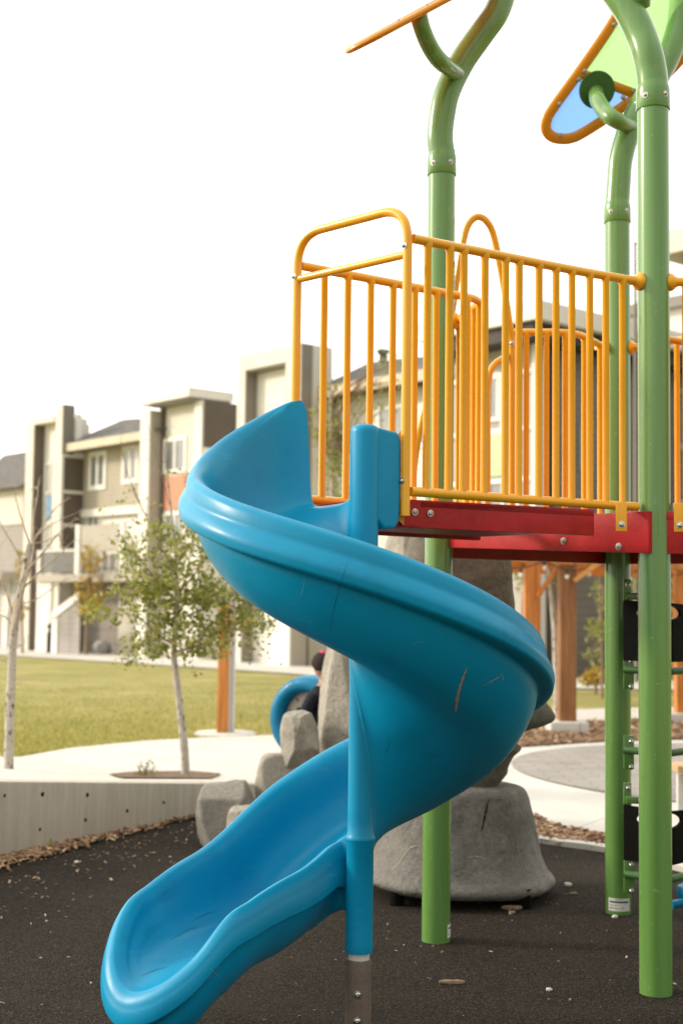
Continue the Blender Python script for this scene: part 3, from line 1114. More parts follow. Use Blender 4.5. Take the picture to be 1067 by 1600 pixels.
mz0 = P(1000, 862, 5.14).z
fa, fb = PM + Vector((0.045, -0.055, 0)), PF + Vector((-0.04, -0.075, 0))
mb = MB()
mb.prism([V(fa, P(700, 853, 5.88).z), V(fb, mz0), V(fb, 1.878), V(fa, 1.878)], Vector(((fa - fb).y, (fb - fa).x, 0)).normalized() * 0.03)
mb.build('fascia', 'red_deck', deck, bevel=0.004)
fascia(PF + Vector((0.03, -0.05, 0)), PS + Vector((0, -0.05, 0)), mz0, 1.878, 0.03)
fascia(PT + Vector((0.04, 0, 0)), PQ, mz0 + 0.002, 1.876, 0.03)
fascia(PM + Vector((0.07, 0.05, 0)), PT + Vector((-0.05, 0.03, 0)), mz0 + 0.003, 1.874, 0.03)
# slide-side extension
e0 = Vector((0.208, 4.775, 0))
e1 = P(928, 815, 5.19).xy.to_3d()
e2 = Vector((-0.155, 5.145, 0))
e3 = P(742, 800, 5.70).xy.to_3d()
ez0, ez1 = P(640, 823, 4.74).z, P(640, 773, 4.74).z - 0.012
mb = MB()
inn = Vector((0.11, 4.72, 0))
mb.prism([V(p, ez1 - 0.03) for p in (inn, e0, e1, e3, e2)], (0, 0, 0.026))
ext = mb.build('deck_extension', 'red_deck', play, bevel=0.004)
mb = MB()
d = (e1 - e0).normalized()
nn = Vector((-d.y, d.x, 0)) * 0.035
mb.prism([V(e0, ez0), V(e1, ez0), V(e1, ez1), V(e0, ez1)], nn)
d2 = (e3 - e2).normalized()
n2 = Vector((d2.y, -d2.x, 0)) * 0.035
mb.prism([V(e2, ez0), V(e3, ez0), V(e3, ez1), V(e2, ez1)], n2)
mb.prism([V(inn, ez0), V(e0, ez0), V(e0, ez1 - .03), V(inn, ez1 - .03)], (0.02, 0.03, 0))
ct = (e0 + e1 + e2 + e3) / 4
mb.prism([V(p.lerp(ct, .09), ez0 + 0.012) for p in (e0, e1, e3, e2)], (0, 0, 0.02))
eb = mb.build('edge_beam', 'red_deck', ext, bevel=0.003)
mb = MB()
c0 = e0 + d * 0.005 - nn.normalized() * 0.004
c1 = e0 + d * 0.085 - nn.normalized() * 0.004
mb.prism([V(c0, ez0 + 0.006), V(c1, ez0 + 0.006), V(c1, ez1 - 0.006), V(c0, ez1 - 0.006)], nn.normalized() * 0.003)
mb.build('joint_plate', 'red_deck', ext, bevel=0.001)
nd = -nn.normalized()
for px, py, zofs in ((648, 800, 0), (672, 802, 0)):
    p = on_plane(px, py, c0, nd)
    mb = MB()
    bolt(mb, p, nd, 0.0095)
    mb.build('bolt', 'steel', ext)
fd = Vector(((fb - fa).y, -(fb - fa).x, 0)).normalized()
for px, py in ((784, 829), (880, 845), (966, 854)):
    mb = MB()
    bolt(mb, on_plane(px, py, fa + fd * 0.001, fd), fd, 0.011)
    mb.build('bolt', 'grey_pipe', deck)

# --- canopy leaves
def canopy_leaf(p0, n, outline, dividers, panes, rad, bolts, tilt=None):
    n = Vector(n).normalized()
    pt = lambda q: on_plane(q[0], q[1], p0, n)
    mb_ = MB()
    mb_.tube(cr([pt(q) for q in outline], 6, True), rad, 12, closed=True, flat=(n, 0.62))
    leaf = mb_.build('canopy_leaf', 'orange_frame', play)
    for a, b in dividers:
        mb_ = MB()
        mb_.tube([pt(a), pt(a).lerp(pt(b), .5), pt(b)], rad * 0.9, 10, flat=(n, 0.6))
        mb_.build('divider_bar', 'orange_frame', leaf)
    for poly, mat in panes:
        mb_ = MB()
        mb_.add([pt(q) for q in poly], [tuple(range(len(poly)))])
        o = mb_.build('tinted_pane', mat, leaf)
    for q in bolts:
        mb_ = MB()
        p = pt(q)
        s_ = -1 if n.dot(p - Vector((0, 0, CAM_H))) > 0 else 1
        bolt(mb_, p + n * s_ * rad * 0.6, n * s_, 0.010)
        mb_.build('bolt', 'grey_pipe', leaf)
    return leaf


pL = P(930, 140, 6.85)
nL = (0.15, -0.90, -0.40)
outl = [(958, 33), (911, 103), (865, 167), (854, 187), (853, 203), (861, 213), (875, 217), (891, 216), (908, 209), (940, 189), (985, 158), (1035, 122), (1085, 60), (1110, -30), (1080, -120), (1030, -120), (995, -40)]
blue = [(906, 115), (866, 170), (857, 190), (858, 205), (868, 214), (886, 213), (905, 203), (940, 184), (984, 152), (986, 145)]
green = [(909, 109), (955, 42), (992, -30), (1030, -115), (1078, -115), (1104, -30), (1080, 60), (1033, 118), (992, 146), (985, 143), (940, 125)]
leafR = canopy_leaf(pL, nL, outl, [((902, 113), (992, 147))], [(blue, 'pane_blue'), (green, 'pane_green')], 0.0285,
            [(957, 38), (911, 111), (902, 124), (872, 162), (873, 211), (941, 186), (971, 152), (987, 142)])
mb = MB()
nl = Vector(nL).normalized()
mb.lathe([(0.096, 0.018), (0.096, 0.026), (0.092, 0.030), (0.001, 0.030)], on_plane(930, 140, pL, nl), 32, nl)
mb.build('mounting_disc', 'green_dark', leafR)
mb = MB()
mb.tube(cr([on_plane(929, 145, pL, nl) + nl * 0.02, P(933, 156, 6.70), P(944, 174, 6.62), P(962, 188, 6.56), P(988, 198, PT.y)], 8), 0.041, 20)
mb.build('branch', 'green_paint', leafR)

# leaf of the middle post, seen almost edge-on
uL = (P(722, -16, 5.75) - P(556, 73, 5.55))
u1 = uL.normalized()
vv = Vector((0.15, math.cos(R(28.5)), math.sin(R(28.5))))
vv = (vv - u1 * vv.dot(u1)).normalized()
nE = u1.cross(vv).normalized()
tip = P(572, 66, 5.55)


def lp(u, v):
    return tip + u1 * u + vv * v


L0 = uL.length * 1.35
ol = [lp(0.0, 0.12), lp(0.03, 0.05), lp(0.10, 0.01), lp(0.3, 0.0), lp(L0 * .75, -0.01), lp(L0, 0.06), lp(L0 + 0.06, 0.2), lp(L0, 0.36), lp(L0 * .7, 0.38), lp(0.3, 0.29), lp(0.10, 0.245), lp(0.03, 0.20)]
mb = MB()
mb.tube(cr(ol, 6, True), 0.021, 12, closed=True, flat=(nE, 0.72))
leafE = mb.build('canopy_leaf', 'orange_frame', play)
mb = MB()
mb.add(ol, [tuple(range(len(ol)))])
mb.build('tinted_pane', 'pane_red', leafE)
for a, b in ((0.2, 0.012), (0.36, 0.006)):
    mb = MB()
    bolt(mb, lp(a, b) + nE * 0.014 * (1 if nE.z > 0 else -1), nE * (1 if nE.z > 0 else -1), 0.007)
    mb.build('bolt', 'grey_pipe', leafE)
mb = MB()
mb.tube(cr([P(654, 24, 5.72), P(660, 47, 5.74), P(673, 76, 5.80), P(690, 98, 5.86), P(716, 116, PM.y)], 8), [0.0385] * 33, 20)
mb.build('branch', 'green_paint', leafE)

# ------------------------------------------------------------------ folded panel climber at the right
clim = thing('panel_climber', 'folded black panel climber with green rungs between green posts at the right edge', 'climber', (1.75, 6.1, 0))
plan = fillet([Vector((1.352, 6.418, 0)), Vector((1.515, 6.28, 0)), Vector((1.86, 6.62, 0)), Vector((2.3, 6.2, 0))], 0.05, 6)
seg = [0]
for a, b in zip(plan, plan[1:]):
    seg.append(seg[-1] + (b - a).length)


def at_len(s_):
    for i in range(len(plan) - 1):
        if s_ <= seg[i + 1] or i == len(plan) - 2:
            return plan[i].lerp(plan[i + 1], (s_ - seg[i]) / (seg[i + 1] - seg[i]))


for zz in (P(985, 1046, 6.44).z, P(985, 1171, 6.44).z, P(985, 1364, 6.44).z):
    mb = MB()
    mb.tube([V(p, zz) for p in plan], 0.0175, 14)
    mb.build('rung', 'green_dark', clim)
    mb = MB()
    mb.box((1.375, 6.436, zz - 0.012), (0.05, 0.012, 0.16))
    o = mb.build('rung_bracket', 'green_paint', clim, bevel=0.005)
    for dz in (-0.07, 0.05):
        mb = MB()
        bolt(mb, (1.385, 6.43, zz - 0.012 + dz), (0, -1, 0), 0.010)
        mb.build('bolt', 'steel', o)


def hole_panel(z0, z1):
    Wd = seg[-1] * 0.50
    s_off = 0.0
    outer = [(s_off, z0), (s_off, z1 - 0.02), (0.10, z1)]
    outer = []
    nx = 24
    for i in range(nx + 1):
        outer.append((s_off + Wd * i / nx, z0 + 0.0))
    for i in range(nx, -1, -1):
        outer.append((s_off + Wd * i / nx, z1 - 0.03 * (i / nx)))
    hc = (0.185, z1 - 0.055)
    hole = [(hc[0] + 0.122 * math.cos(a) * (1 - 0.15 * math.sin(a)), hc[1] + 0.036 * math.sin(a)) for a in [2 * math.pi * k / 28 for k in range(28)]]
    bm_ = bmesh.new()
    ed = []
    for loop in (outer, hole):
        vs_ = [bm_.verts.new((x, 0, z)) for x, z in loop]
        ed += [bm_.edges.new((vs_[i], vs_[(i + 1) % len(vs_)])) for i in range(len(vs_))]
    bmesh.ops.triangle_fill(bm_, use_beauty=True, edges=ed)
    for k in range(1, 40):
        bmesh.ops.bisect_plane(bm_, geom=bm_.verts[:] + bm_.edges[:] + bm_.faces[:], plane_co=(k * 0.02, 0, 0), plane_no=(1, 0, 0))
    r_ = bmesh.ops.extrude_face_region(bm_, geom=bm_.faces[:])
    top = {v for v in r_['geom'] if isinstance(v, bmesh.types.BMVert)}
    off = WL[clim.name]
    for v in bm_.verts:
        q = at_len(min(max(v.co.x, 0), seg[-1] - 1e-4))
        dd = (at_len(min(v.co.x + 0.02, seg[-1])) - at_len(max(v.co.x - 0.02, 0))).normalized()
        q = V(q, v.co.z) + Vector((dd.y, -dd.x, 0)) * (0.012 if v in top else -0.002)
        v.co = q - off
    bmesh.ops.recalc_face_normals(bm_, faces=bm_.faces)
    me = bpy.data.meshes.new('hole_panel')
    bm_.to_mesh(me)
    bm_.free()
    me.materials.append(MAT['black_panel'])
    o = bpy.data.objects.new('hole_panel', me)
    C.objects.link(o)
    o.parent = clim
    WL[o.name] = off
    mb_ = MB()
    mb_.box((1.40, 6.425, z1 + 0.02), (0.085, 0.02, 0.035))
    mb_.box((1.368, 6.436, z1 + 0.045), (0.036, 0.014, 0.11))
    b_ = mb_.build('panel_bracket', 'green_paint', clim, bevel=0.004)
    for c_ in ((1.37, 6.427, z1 + 0.075), (1.425, 6.414, z1 + 0.02)):
        mb_ = MB()
        bolt(mb_, c_, (0, -1, 0), 0.010)
        mb_.build('bolt', 'steel', b_)


hole_panel(P(985, 1032, 6.44).z, P(985, 938, 6.44).z)
hole_panel(P(985, 1342, 6.44).z, P(985, 1256, 6.44).z)

# blue moulded step at the right edge
stp = thing('spinner_seat', 'low blue plastic bar with a rounded knob at the foot of the right green post', 'spinner', (1.95, 6.7, 0))
mb = MB()
pb = P(1049, 1414, 6.6)
mb.tube(cr([pb, pb + Vector((0.12, 0.02, 0.022)), pb + Vector((0.26, 0.06, 0.05)), pb + Vector((0.42, 0.1, 0.06))], 5), 0.021, 14)
mb.build('seat_bar', 'blue_plastic', stp, sharp=70)
mb = MB()
pk = P(1076, 1398, 6.66)
mb.lathe([(0.04, -0.05), (0.048, -0.02), (0.058, 0.0), (0.062, 0.02), (0.055, 0.042), (0.03, 0.055), (0.002, 0.058)], pk, 24)
mb.build('knob', 'blue_plastic', stp)
mb = MB()
mb.lathe([(0.03, -0.02), (0.03, 0.10)], (pb.x + 0.42, pb.y + 0.1, 0), 18)
mb.build('ground_stem', 'grey_pipe', stp)
# ------------------------------------------------------------------ ground, paths, wall
def arange(a, b, st):
    o = []
    while a < b - 1e-6:
        o.append(a)
        a += st
    return o


GX = [-1500, -600, -250] + arange(-120, -20, 10) + arange(-20, -5, 1.5) + arange(-5, 1, 0.15) + arange(1, 8, 0.6) + arange(8, 40, 4) + [40, 70, 120, 250, 600, 1500]
GY = [-300, -60, -15, -4, 1, 3.5] + arange(4.5, 13.5, 0.15) + arange(13.5, 30, 1.5) + arange(30, 70, 4) + [70, 90, 130, 250, 600, 1800]
mb = MB()
vs = [Vector((x, y, h_ground(x, y))) for y in GY for x in GX]
nx = len(GX)
fs = [(j * nx + i, j * nx + i + 1, (j + 1) * nx + i + 1, (j + 1) * nx + i) for j in range(len(GY) - 1) for i in range(nx - 1)]
mb.add(vs, fs)
tag(mb.build('lawn', 'lawn', None, merge=False, sharp=180), kind='structure')


def drape(name, poly, mat, off, fn=h_behind, step=0.15, kind='structure'):
    bm_ = bmesh.new()
    vs_ = [bm_.verts.new((p[0], p[1], 0)) for p in poly]
    f_ = bm_.faces.new(vs_)
    f_.normal_update()
    bmesh.ops.triangulate(bm_, faces=[f_])
    for ax, lst in ((0, GX), (1, GY)):
        lo, hi = min(p[ax] for p in poly), max(p[ax] for p in poly)
        for c_ in lst:
            if lo < c_ < hi:
                co = [0, 0, 0]
                no = [0, 0, 0]
                co[ax] = c_
                no[ax] = 1
                bmesh.ops.bisect_plane(bm_, geom=bm_.verts[:] + bm_.edges[:] + bm_.faces[:], plane_co=co, plane_no=no)
    for v in bm_.verts:
        v.co.z = fn(v.co.x, v.co.y) + off
    bmesh.ops.recalc_face_normals(bm_, faces=bm_.faces)
    for f in bm_.faces:
        if f.normal.z < 0:
            f.normal_flip()
    me = bpy.data.meshes.new(name)
    bm_.to_mesh(me)
    bm_.free()
    me.materials.append(MAT[mat])
    o = bpy.data.objects.new(name, me)
    C.objects.link(o)
    WL[o.name] = Vector((0, 0, 0))
    return tag(o, kind=kind)


gp = lambda pts, fn=h_behind: [ground(x, y, fn).xy for x, y in pts]
flat = lambda x, y: 0.0
wp = lambda s_, o_=0.0: WALL_A + WALL_D * s_ + WALL_N * o_
WT = 0.24      # wall thickness
near_edge = gp([(640, 1292), (760, 1284), (830, 1277), (862, 1292), (945, 1309), (1110, 1338)], flat)
far_edge = gp([(1110, 1106), (945, 1109), (845, 1112), (640, 1130), (520, 1146), (425, 1151), (330, 1155), (230, 1160), (110, 1172), (0, 1186), (-60, 1196)])
drape('sidewalk', [wp(-2.2, -WT + .02), wp(0, -WT + .02), wp(2.0, -WT + .02), wp(2.9, -WT + .02)] + near_edge + far_edge, 'concrete_flat', 0.022)
path_px = [(-60, 1006), (200, 1024), (440, 1040), (600, 1050), (860, 1062), (1110, 1066), (1110, 1081), (860, 1077), (600, 1066), (440, 1053), (200, 1037), (-60, 1021)]
drape('house_path', gp(path_px), 'concrete_flat', 0.03)
# round paved plaza
pc = Vector((4.25, 12.4))
drape('plaza', [pc + Vector((math.cos(a), math.sin(a))) * 2.65 for a in [2 * math.pi * k / 64 for k in range(64)]], 'pavers', 0.032)
# wood-chip beds
bed_a = near_edge[1:] + gp([(1110, 1372), (945, 1330), (872, 1321), (826, 1314), (760, 1310)], flat)
drape('mulch_bed', bed_a, 'mulch', 0.012, flat)
bed_b = gp([(800, 1142), (870, 1134), (945, 1130), (1110, 1124), (1110, 1158), (945, 1162), (800, 1172)])
drape('mulch_bed', bed_b, 'mulch', 0.036)
# rubber safety surface
curb = gp([(740, 1311), (785, 1312), (826, 1316), (872, 1323), (945, 1333), (1110, 1376)], flat)
rub = [Vector((-7, -3)), Vector((7, -3)), Vector((7, 6.2))] + curb[::-1] + [wp(4.2, 0.0), wp(2.2, -0.02), wp(0, -0.02), wp(-2.2, -0.02), Vector((-7, 4.0))]
drape('rubber_surface', rub, 'rubber', 0.004, flat)
strip = [wp(-2.0, 0.0), wp(0, 0.0), wp(2.1, 0.0)] + gp([(318, 1277), (250, 1291), (170, 1311), (80, 1336), (0, 1358), (-70, 1380)], flat)
drape('mulch_bed', strip, 'mulch', 0.010, flat)
# planting pocket of the birches
pocket = gp([(170, 1216), (215, 1211), (290, 1209), (345, 1214), (330, 1222), (190, 1222)])
drape('planting_pocket', pocket, 'mulch', 0.032)

mb = MB()
cw = [Vector((p.x, p.y, 0)) for p in cr([Vector((p.x, p.y, 0)) for p in curb], 6)]
for i in range(len(cw) - 1):
    a, b = cw[i], cw[i + 1]
    d0 = Vector((-(cw[min(i + 1, len(cw) - 1)] - cw[max(i - 1, 0)]).y, (cw[min(i + 1, len(cw) - 1)] - cw[max(i - 1, 0)]).x, 0)).normalized() * 0.09
    d1 = Vector((-(cw[min(i + 2, len(cw) - 1)] - cw[i]).y, (cw[min(i + 2, len(cw) - 1)] - cw[i]).x, 0)).normalized() * 0.09
    up = Vector((0, 0, 0.035))
    mb.add([a, b, b + d1, a + d0, a + up, b + up, b + d1 + up, a + d0 + up], [(0, 1, 5, 4), (4, 5, 6, 7), (2, 3, 7, 6)])
tag(mb.build('edging_curb', 'concrete_flat'), kind='structure')

# retaining wall
wall = thing('retaining_wall', 'low streaky concrete retaining wall along the edge of the dark rubber surface', 'wall', (WALL_A.x, WALL_A.y, 0))
zt = lambda s_: 0.445 - 0.113 * s_
mb = MB()
ss = [-2.4, -1.2, 0, 0.7, 1.4, 2.1, 2.8, 3.4]
vs, fs = [], []
for s_ in ss:
    for o_, z_ in ((0, -0.2), (0, zt(s_)), (-WT, zt(s_)), (-WT, -0.2)):
        q = wp(s_, o_)
        vs.append(Vector((q.x, q.y, z_)))
for i in range(len(ss) - 1):
    for k in range(4):
        k2 = (k + 1) % 4
        fs.append((i * 4 + k, i * 4 + k2, i * 4 + 4 + k2, i * 4 + 4 + k))
fs += [(0, 1, 2, 3), tuple(range(len(vs) - 4, len(vs)))]
mb.add(vs, fs)
mb.build('wall_body', 'concrete_wall', wall, bevel=0.014)
wn = Vector((WALL_N.x, WALL_N.y, 0))
for px, py in ((67, 1241), (137, 1242), (256, 1254), (199, 1267), (134, 1281), (63, 1296), (8, 1243)):
    p = on_plane(px, py, (WALL_A.x, WALL_A.y, 0), wn)
    mb = MB()
    k = random.uniform(0.010, 0.016)
    mb.lathe([(k, 0.0), (k, 0.0015), (k * .6, 0.002), (0.001, 0.0015)], p, 10, wn)
    mb.build('tie_hole', 'hole_dark', wall)


# loose wood chips
def chip(mb_, c, l, w_, t_, rz, tilt):
    m = Matrix.Rotation(rz, 3, 'Z') @ Matrix.Rotation(tilt, 3, 'Y') @ Matrix.Rotation(random.uniform(-.5, .5), 3, 'X')
    j = lambda: random.uniform(0.6, 1.0)
    vs_ = [Vector((-l * j(), -w_ * j(), 0)), Vector((l * j(), -w_ * j(), 0)), Vector((l * j(), w_ * j(), 0)), Vector((-l * j(), w_ * j(), 0))]
    a = [m @ v + c for v in vs_]
    b = [m @ (v * 0.85 + Vector((0, 0, t_))) + c for v in vs_]
    mb_.add(a + b, [(0, 1, 2, 3), (4, 7, 6, 5), (0, 4, 5, 1), (1, 5, 6, 2), (2, 6, 7, 3), (3, 7, 4, 0)])


def in_poly(p, poly):
    c_ = False
    for i in range(len(poly)):
        a, b = poly[i], poly[i - 1]
        if (a[1] > p[1]) != (b[1] > p[1]) and p[0] < (b[0] - a[0]) * (p[1] - a[1]) / (b[1] - a[1]) + a[0]:
            c_ = not c_
    return c_


def scatter(name, poly, n_, mat, fn, l0, l1, zoff, dens=None, spread=0.0):
    mb_ = MB()
    xs = [p[0] for p in poly]
    ys = [p[1] for p in poly]
    k = tries = 0
    while k < n_ and tries < n_ * 60:
        tries += 1
        x, y = random.uniform(min(xs), max(xs)), random.uniform(min(ys), max(ys))
        if not in_poly((x, y), poly):
            continue
        if dens and random.random() > dens(x, y):
            continue
        x += random.gauss(0, spread)
        y += random.gauss(0, spread)
        l = random.uniform(l0, l1)
        chip(mb_, Vector((x, y, fn(x, y) + zoff + random.uniform(0, 0.012))), l, l * random.uniform(0.25, 0.6), l * 0.18, random.uniform(0, 6.3), random.uniform(-.45, .45))
        k += 1
    return tag(mb_.build(name, mat, None, smooth=False, merge=False), kind='stuff')


scatter('wood_chips', strip, 2300, 'wood_chip', flat, 0.012, 0.034, 0.016, spread=0.05)
scatter('wood_chips', bed_a, 2600, 'wood_chip', flat, 0.014, 0.04, 0.018, spread=0.02)
scatter('wood_chips', bed_b, 1800, 'wood_chip', h_behind, 0.02, 0.055, 0.04, spread=0.02)
wl = lambda x, y: 0.16 + 0.84 * math.exp(-max(0, (Vector((x, y)) - WALL_A).dot(WALL_N) - 0.45) * 3.2)
near = [Vector((-3, 3.2)), Vector((3, 3.2)), Vector((2.6, 8)), Vector((1.0, 8.2)), wp(2.2, 0.15), wp(-1.5, 0.15)]
scatter('wood_crumbs', near, 900, 'crumb', flat, 0.003, 0.011, 0.006, wl)
scatter('wood_crumbs', gp([(0, 1372), (330, 1284), (330, 1320), (0, 1440)], flat), 70, 'wood_chip', flat, 0.006, 0.018, 0.007)


def stick(px, py, l, r_, rz, label, mat='stick_wood', name='wood_stick', cat='stick'):
    p = ground(px, py, flat)
    mb_ = MB()
    d_ = Vector((math.cos(rz), math.sin(rz), 0))
    pts = [p + d_ * (l * (k / 6 - .5)) + Vector((random.uniform(-1, 1) * r_ * .5, random.uniform(-1, 1) * r_ * .5, r_ * .8 + 0.004)) for k in range(7)]
    mb_.tube(pts, [r_ * q for q in (0.55, 0.95, 1.1, 0.9, 1.05, 0.85, 0.4)], 8)
    return tag(mb_.build(name, mat, None, loc=p), label, cat)


stick(707, 1539, 0.098, 0.0095, 0.08, 'knobbly pale wood stick lying alone between the slide post and front green post')
stick(801, 1422, 0.11, 0.011, 0.1, 'longer wood stick lying beside the short stone pedestal leg')
stick(818, 1411, 0.06, 0.010, 0.25, 'short wood chip just behind the longer stick near the pedestal leg')
stick(800, 1430, 0.05, 0.009, 0.7, 'orange-brown wood chip in front of the longer stick near the pedestal leg')
stick(770, 1399, 0.035, 0.009, 0.9, 'small pale wood chip under the rim of the grey stone pedestal')
stick(886, 1386, 0.04, 0.012, -0.3, 'rounded cream wood chip on the rubber between pedestal and rear green post', 'pebble')
stick(896, 1399, 0.045, 0.007, 0.05, 'thin tan wood chip just below the rounded cream chip')
stick(858, 1550, 0.024, 0.007, 0.1, 'cream chip on the rubber left of the front green post base', 'pebble')


def pebble(px, py, r_, label):
    p = ground(px, py, flat)
    mb_ = MB()
    mb_.ball(p + Vector((0, 0, r_ * .6)), r_, 16, 10, (1.25, 0.9, 0.75), Matrix.Rotation(0.5, 3, 'Z'))
    return tag(mb_.build('pebble', 'pebble', None, loc=p), label, 'pebble')


pebble(960, 1435, 0.013, 'white pebble lying at the foot of the rear right green post under its sticker')
pebble(120, 1349, 0.012, 'white pebble on dark rubber near the retaining wall at far left')


# grass blades along the near part of the lawn
mb = MB()
edge = [p for p in far_edge]
k = 0
while k < 14000:
    px, py = random.uniform(-20, 470), 1060 + 135 * random.random() ** 0.55
    g_ = ground(px, py)
    q = (g_.x, g_.y)
    if not (9.5 < g_.y < 30):
        continue
    # keep off the paving
    lim = lerp_table([(-60, 1196), (0, 1186), (110, 1172), (230, 1160), (330, 1155), (425, 1151), (520, 1146)], px)
    if py > lim + random.uniform(-1, 1.5):
        continue
    k += 1
    hgt = random.uniform(.025, .06)
    a = random.uniform(0, 6.28)
    w_ = Vector((math.cos(a), math.sin(a), 0)) * random.uniform(.004, .008)
    tipv = Vector((random.gauss(0, .02), random.gauss(0, .02), hgt))
    mb.add([g_ - w_, g_ + w_, g_ + tipv * .6 + w_ * .6, g_ + tipv], [(0, 1, 2, 3)])
tag(mb.build('grass', 'grass_blade', None, smooth=False, merge=False), kind='stuff')
# ------------------------------------------------------------------ carved stone climbing figure and boulders
def fbm(v, f, o=4):
    a, s_ = 1.0, 0.0
    for k in range(o):
        s_ += a * noise.noise(v * f)
        f *= 2.05
        a *= 0.5
    return s_


fig = thing('stone_figure', 'grey carved stone head with jutting nose on a conical pedestal behind the slide', 'sculpture', (0.63, 7.12, 0))
fc = Vector((0.63, 7.12, 0))


def polar(prof_fn, z0, z1, nz, na, c, mat, name, par, amp=0.02, fr=2.0, cap=True):
    mb_ = MB()
    vs_, fs_ = [], []
    for j in range(nz + 1):
        t_ = j / nz
        z = z0 + (z1 - z0) * t_
        for k in range(na):
            a = 2 * math.pi * k / na
            x, y, zz = prof_fn(t_, a, z)
            v = Vector((x, y, zz)) + c
            dr = Vector((math.cos(a), math.sin(a), 0))
            v += dr * amp * fbm(v, fr)
            vs_.append(v)
    for j in range(nz):
        for k in range(na):
            k2 = (k + 1) % na
            fs_.append((j * na + k, j * na + k2, (j + 1) * na + k2, (j + 1) * na + k))
    fs_.append(tuple(range(na))[::-1])
    fs_.append(tuple(range(nz * na, (nz + 1) * na)))
    mb_.add(vs_, fs_)
    return mb_.build(name, mat, par, sharp=60)


def ped(t_, a, z):
    tab = [(0, 0.475), (0.03, 0.497), (0.06, 0.507), (0.10, 0.50), (0.16, 0.47), (0.3, 0.435), (0.55, 0.40), (0.8, 0.372), (0.93, 0.352), (0.98, 0.328), (1.0, 0.29)]
    r_ = lerp_table(tab, t_)
    r_ *= 1 + 0.02 * math.sin(3 * a + 1) + 0.015 * math.sin(5 * a)
    return (math.cos(a) * r_ * 1.0, math.sin(a) * r_ * 0.92, z - 0.012 * math.cos(a - 0.4))


polar(ped, 0.05, 0.575, 60, 96, fc, 'rock_grey', 'pedestal', fig, 0.013, 3.0)
for dx, dy in ((0.30, -0.33), (-0.33, -0.30), (0.33, 0.28), (-0.30, 0.30)):
    mb = MB()
    mb.lathe([(0.036, -0.05), (0.036, 0.10)], fc + Vector((dx, dy, 0)), 20)
    mb.build('leg', 'black_panel', fig)


def headf(t_, a, z):
    # plan: rounded slab; the face looks along +x
    face = max(0.0, math.cos(a))
    ux = math.cos(a) / (abs(math.cos(a)) ** 3 + abs(math.sin(a)) ** 3) ** (1 / 3)
    uy = math.sin(a) / (abs(math.cos(a)) ** 3 + abs(math.sin(a)) ** 3) ** (1 / 3)
    fx = lerp_table([(0.57, 0.22), (0.63, 0.27), (0.66, 0.275), (0.72, 0.305), (0.76, 0.345), (0.80, 0.30), (0.84, 0.33), (0.95, 0.34), (1.1, 0.30), (1.2, 0.25), (1.3, 0.265), (1.40, 0.30), (1.6, 0.295), (1.8, 0.275), (1.95, 0.235), (2.0, 0.15)], z)
    bx = lerp_table([(0.57, 0.20), (0.8, 0.26), (1.2, 0.30), (1.6, 0.29), (1.9, 0.22), (2.0, 0.12)], z)
    wy = lerp_table([(0.57, 0.19), (0.8, 0.24), (1.2, 0.26), (1.6, 0.25), (1.9, 0.2), (2.0, 0.1)], z)
    x = ux * (fx if ux > 0 else bx)
    y = uy * wy
    if ux > 0:      # nose: wide at the nostrils, narrowing up the bridge
        nb = lerp_table([(0.84, 0.0), (0.865, 0.11), (0.90, 0.185), (0.95, 0.18), (1.02, 0.135), (1.15, 0.075), (1.3, 0.02), (1.4, 0.0)], z)
        nw = lerp_table([(0.85, 0.14), (0.95, 0.13), (1.3, 0.06)], z)
        x += max(0, nb) * math.exp(-(y / nw) ** 2)
    return (x - 0.02, y, z)


polar(headf, 0.565, 2.0, 110, 110, fc, 'rock_dark', 'head', fig, 0.010, 3.0)


def boulder(name, c, size, label, mat, seed, flat_top=0.0, par=None, rotz=0.0, taper=0.0, cat='boulder', group='pale stone boulders stacked as climbing steps'):
    bm_ = bmesh.new()
    bmesh.ops.create_icosphere(bm_, subdivisions=5, radius=1.0)
    off = Vector((seed * 7.3, seed * 3.1, seed * 5.7))
    for v in bm_.verts:
        p = v.co.normalized()
        k = 7.0
        q = p / (abs(p.x) ** k + abs(p.y) ** k + abs(p.z) ** k) ** (1 / k)
        q = p * 0.16 + q * 0.84
        q *= 1 + 0.10 * noise.noise(p * 1.3 + off) + 0.05 * noise.noise(p * 3.0 + off) + 0.02 * noise.noise(p * 8 + off)
        # chiselled facets
        for kk in range(9):
            nn_ = Vector((math.sin(seed + kk * 2.1), math.cos(seed * 1.7 + kk * 1.3), 0.5 * math.sin(kk * 1.9 + seed))).normalized()
            d_ = q.dot(nn_) - 0.90
            if d_ > 0:
                q -= nn_ * d_ * 0.92
        tp = 1 - taper * (q.z * 0.5 + 0.5)
        q = Vector((q.x * size[0] * tp, q.y * size[1] * tp, q.z * size[2]))
        q.rotate(Matrix.Rotation(rotz, 3, 'Z'))
        v.co = q + Vector((0, 0, size[2]))
    me = bpy.data.meshes.new(name)
    bm_.to_mesh(me)
    bm_.free()
    me.polygons.foreach_set('use_smooth', [True] * len(me.polygons))
    me.materials.append(MAT[mat])
    o = bpy.data.objects.new(name, me)
    C.objects.link(o)
    o.location = c
    WL[o.name] = Vector(c)
    return tag(o, label, cat, group)


def bpos(x0, x1, ytop, ybot, d, depth, **kw):
    """centre, size of a boulder whose outline spans those photo positions at distance d"""
    a, b = P(x0, (ytop + ybot) / 2, d), P(x1, (ytop + ybot) / 2, d)
    zt_, zb_ = P((x0 + x1) / 2, ytop, d).z, P((x0 + x1) / 2, ybot, d).z
    return Vector(((a.x + b.x) / 2, d, zb_)), ((b.x - a.x) / 2, depth, (zt_ - zb_) / 2)


